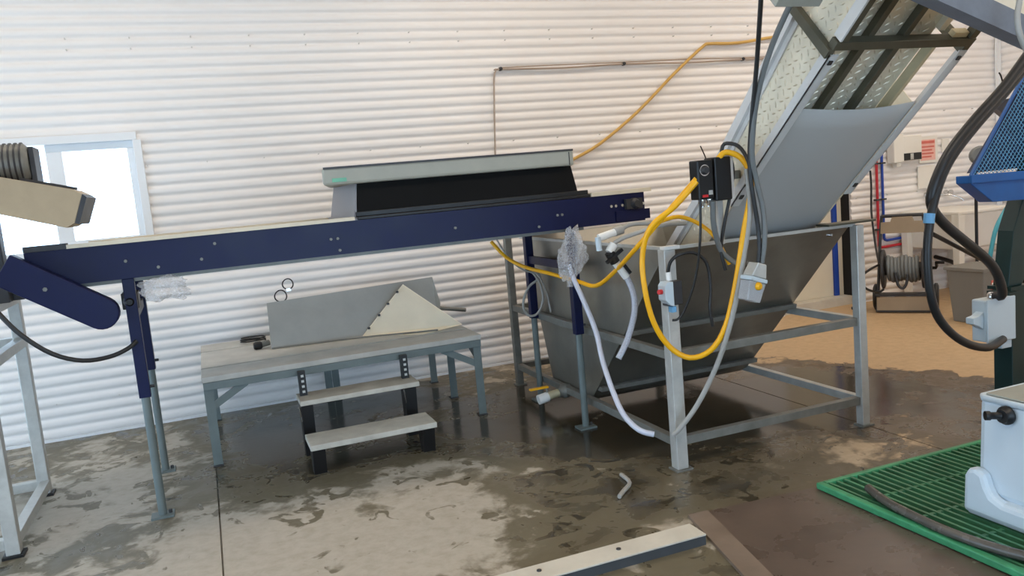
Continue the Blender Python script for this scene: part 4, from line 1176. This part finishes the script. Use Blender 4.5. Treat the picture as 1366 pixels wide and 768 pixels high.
# ================================================================== FOREGROUND RIGHT: MAT, TUB, PLATE, KERB
gp_ = thing('green_mat', (2.95, 2.1, 0.012), 'green slotted plastic mat under the pale tub', 'mat')
MX0, MX1, MY0, MY1 = 2.440, 3.72, 0.9, 2.84
MZ = 0.013
for x0, x1, y0, y1 in ((MX0, MX0 + 0.035, MY0, MY1), (MX1 - 0.035, MX1, MY0, MY1), (MX0 + .035, MX1 - .035, MY1 - 0.028, MY1), (MX0 + .035, MX1 - .035, MY0, MY0 + 0.035)):
    MB().box(x0, x1, y0, y1, MZ, MZ + 0.030).build('rim', 'greenl', gp_, 0.006)
slat = None
x = MX0 + 0.055
while x < MX1 - 0.05:
    if slat is None:
        slat = MB().box(x - 0.0065, x + 0.0065, MY0 + 0.035, MY1 - 0.028, MZ + 0.008, MZ + 0.026).build('slat', 'green', gp_)
        x_first = x
    else:
        o = slat.copy()
        COL.objects.link(o)
        o.parent = gp_
        o.location = (x - x_first, 0, 0)
    x += 0.0415
for k in range(8):
    y = MY1 - 0.25 - k * 0.235
    MB().box(MX0 + 0.035, MX1 - 0.035, y - 0.008, y + 0.008, MZ, MZ + 0.022).build('cross_bar', 'green', gp_)

tu = thing('pale_tub', (3.05, 1.85, 0.042), 'pale blue-grey plastic tub machine with black knob on the green mat', 'tub')
body = MB()
v = []
for z, g in ((0.12, 0.0), (0.52, 0.02)):
    v += [(2.735 + g, 1.30, z), (3.40 - g, 1.30, z), (3.40 - g, 2.265, z), (2.735 + g, 2.265, z)]
body.add(v, [(3, 2, 1, 0), (4, 5, 6, 7), (0, 1, 5, 4), (1, 2, 6, 5), (2, 3, 7, 6), (3, 0, 4, 7)])
body.build('tub_body', 'tub', tu, 0.03)
MB().box(2.770, 3.37, 1.32, 2.245, 0.521, 0.530).build('tub_lid', 'tubtop', tu, 0.006)
rimm = MB()
rimm.tube([(2.757, 1.31, 0.512), (2.757, 2.245, 0.512), (2.775, 2.262, 0.512), (3.37, 2.262, 0.512)], 0.013, 10, straight=True)
rimm.build('tub_rim', 'tub', tu)
sk = MB()
sk.prism([(2.700, 1.30), (3.42, 1.30), (3.42, 2.29), (2.715, 2.29), (2.700, 2.275)], XY, 0.042, 0.13)
sk.build('skirt', 'tub', tu, 0.025)
MB().prism([(2.292, 0.05), (2.285, 0.20), (2.270, 0.232), (2.235, 0.240), (2.200, 0.225), (2.186, 0.18), (2.165, 0.145), (2.12, 0.128), (1.305, 0.125), (1.305, 0.05)], YZ, 2.690, 2.745).build('bumper', 'tub', tu, 0.018)
kn = MB()
kn.lathe((2.744, 2.135, 0.470), (-1, 0, 0), [(0, 0.036), (0.012, 0.036), (0.018, 0.026), (0.03, 0.026)], 18)
knb = kn.build('knob', 'black', tu)
MB().lathe((2.716, 2.14, 0.472), (-0.9, 0.5, 0.05), [(0, 0.014), (0.035, 0.014), (0.038, 0.018), (0.055, 0.018)], 12).build('spigot', 'black', knb)
hose('suction_hose', [(2.545, 2.635, 0.060), (2.500, 2.50, 0.060), (2.478, 2.35, 0.060), (2.470, 2.18, 0.060), (2.485, 2.03, 0.060), (2.53, 1.88, 0.060), (2.60, 1.70, 0.060), (2.64, 1.5, 0.060)], 0.019, 'sucth', 'dark grey ribbed hose lying along the edge of the green mat', 'hose', 12)

pl = thing('floor_plate', (2.3, 2.0, 0), 'wet brown steel plate on the floor in front of the tank', 'floor plate')
MB().prism([(1.905, 2.905), (3.60, 2.775), (3.60, 0.6), (1.385, 0.6)], XY, 0.0, 0.010).build('plate', 'plate', pl)
MB().prism([(1.806, 2.913), (1.903, 2.905), (1.383, 0.6), (1.28, 0.6)], XY, 0.0, 0.014).build('edge_angle', 'platee', pl)
kb = thing('steel_kerb', (1.2, 2.71, 0), 'pale steel kerb bar bolted to the floor ending at the brown plate', 'kerb')
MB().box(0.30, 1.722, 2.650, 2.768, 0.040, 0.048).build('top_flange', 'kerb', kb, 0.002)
MB().box(0.30, 1.722, 2.655, 2.663, 0.0, 0.040).build('face', 'kerb_shade', kb)
MB().box(0.30, 1.722, 2.755, 2.763, 0.0, 0.040).build('face', 'kerb_shade', kb)
for x in (1.02, 1.36):
    MB().lathe((x, 2.715, 0.048), (0, 0, 1), [(0, 0.010), (0.004, 0.010), (0.005, 0.005)], 8).build('bolt', 'dark', kb)
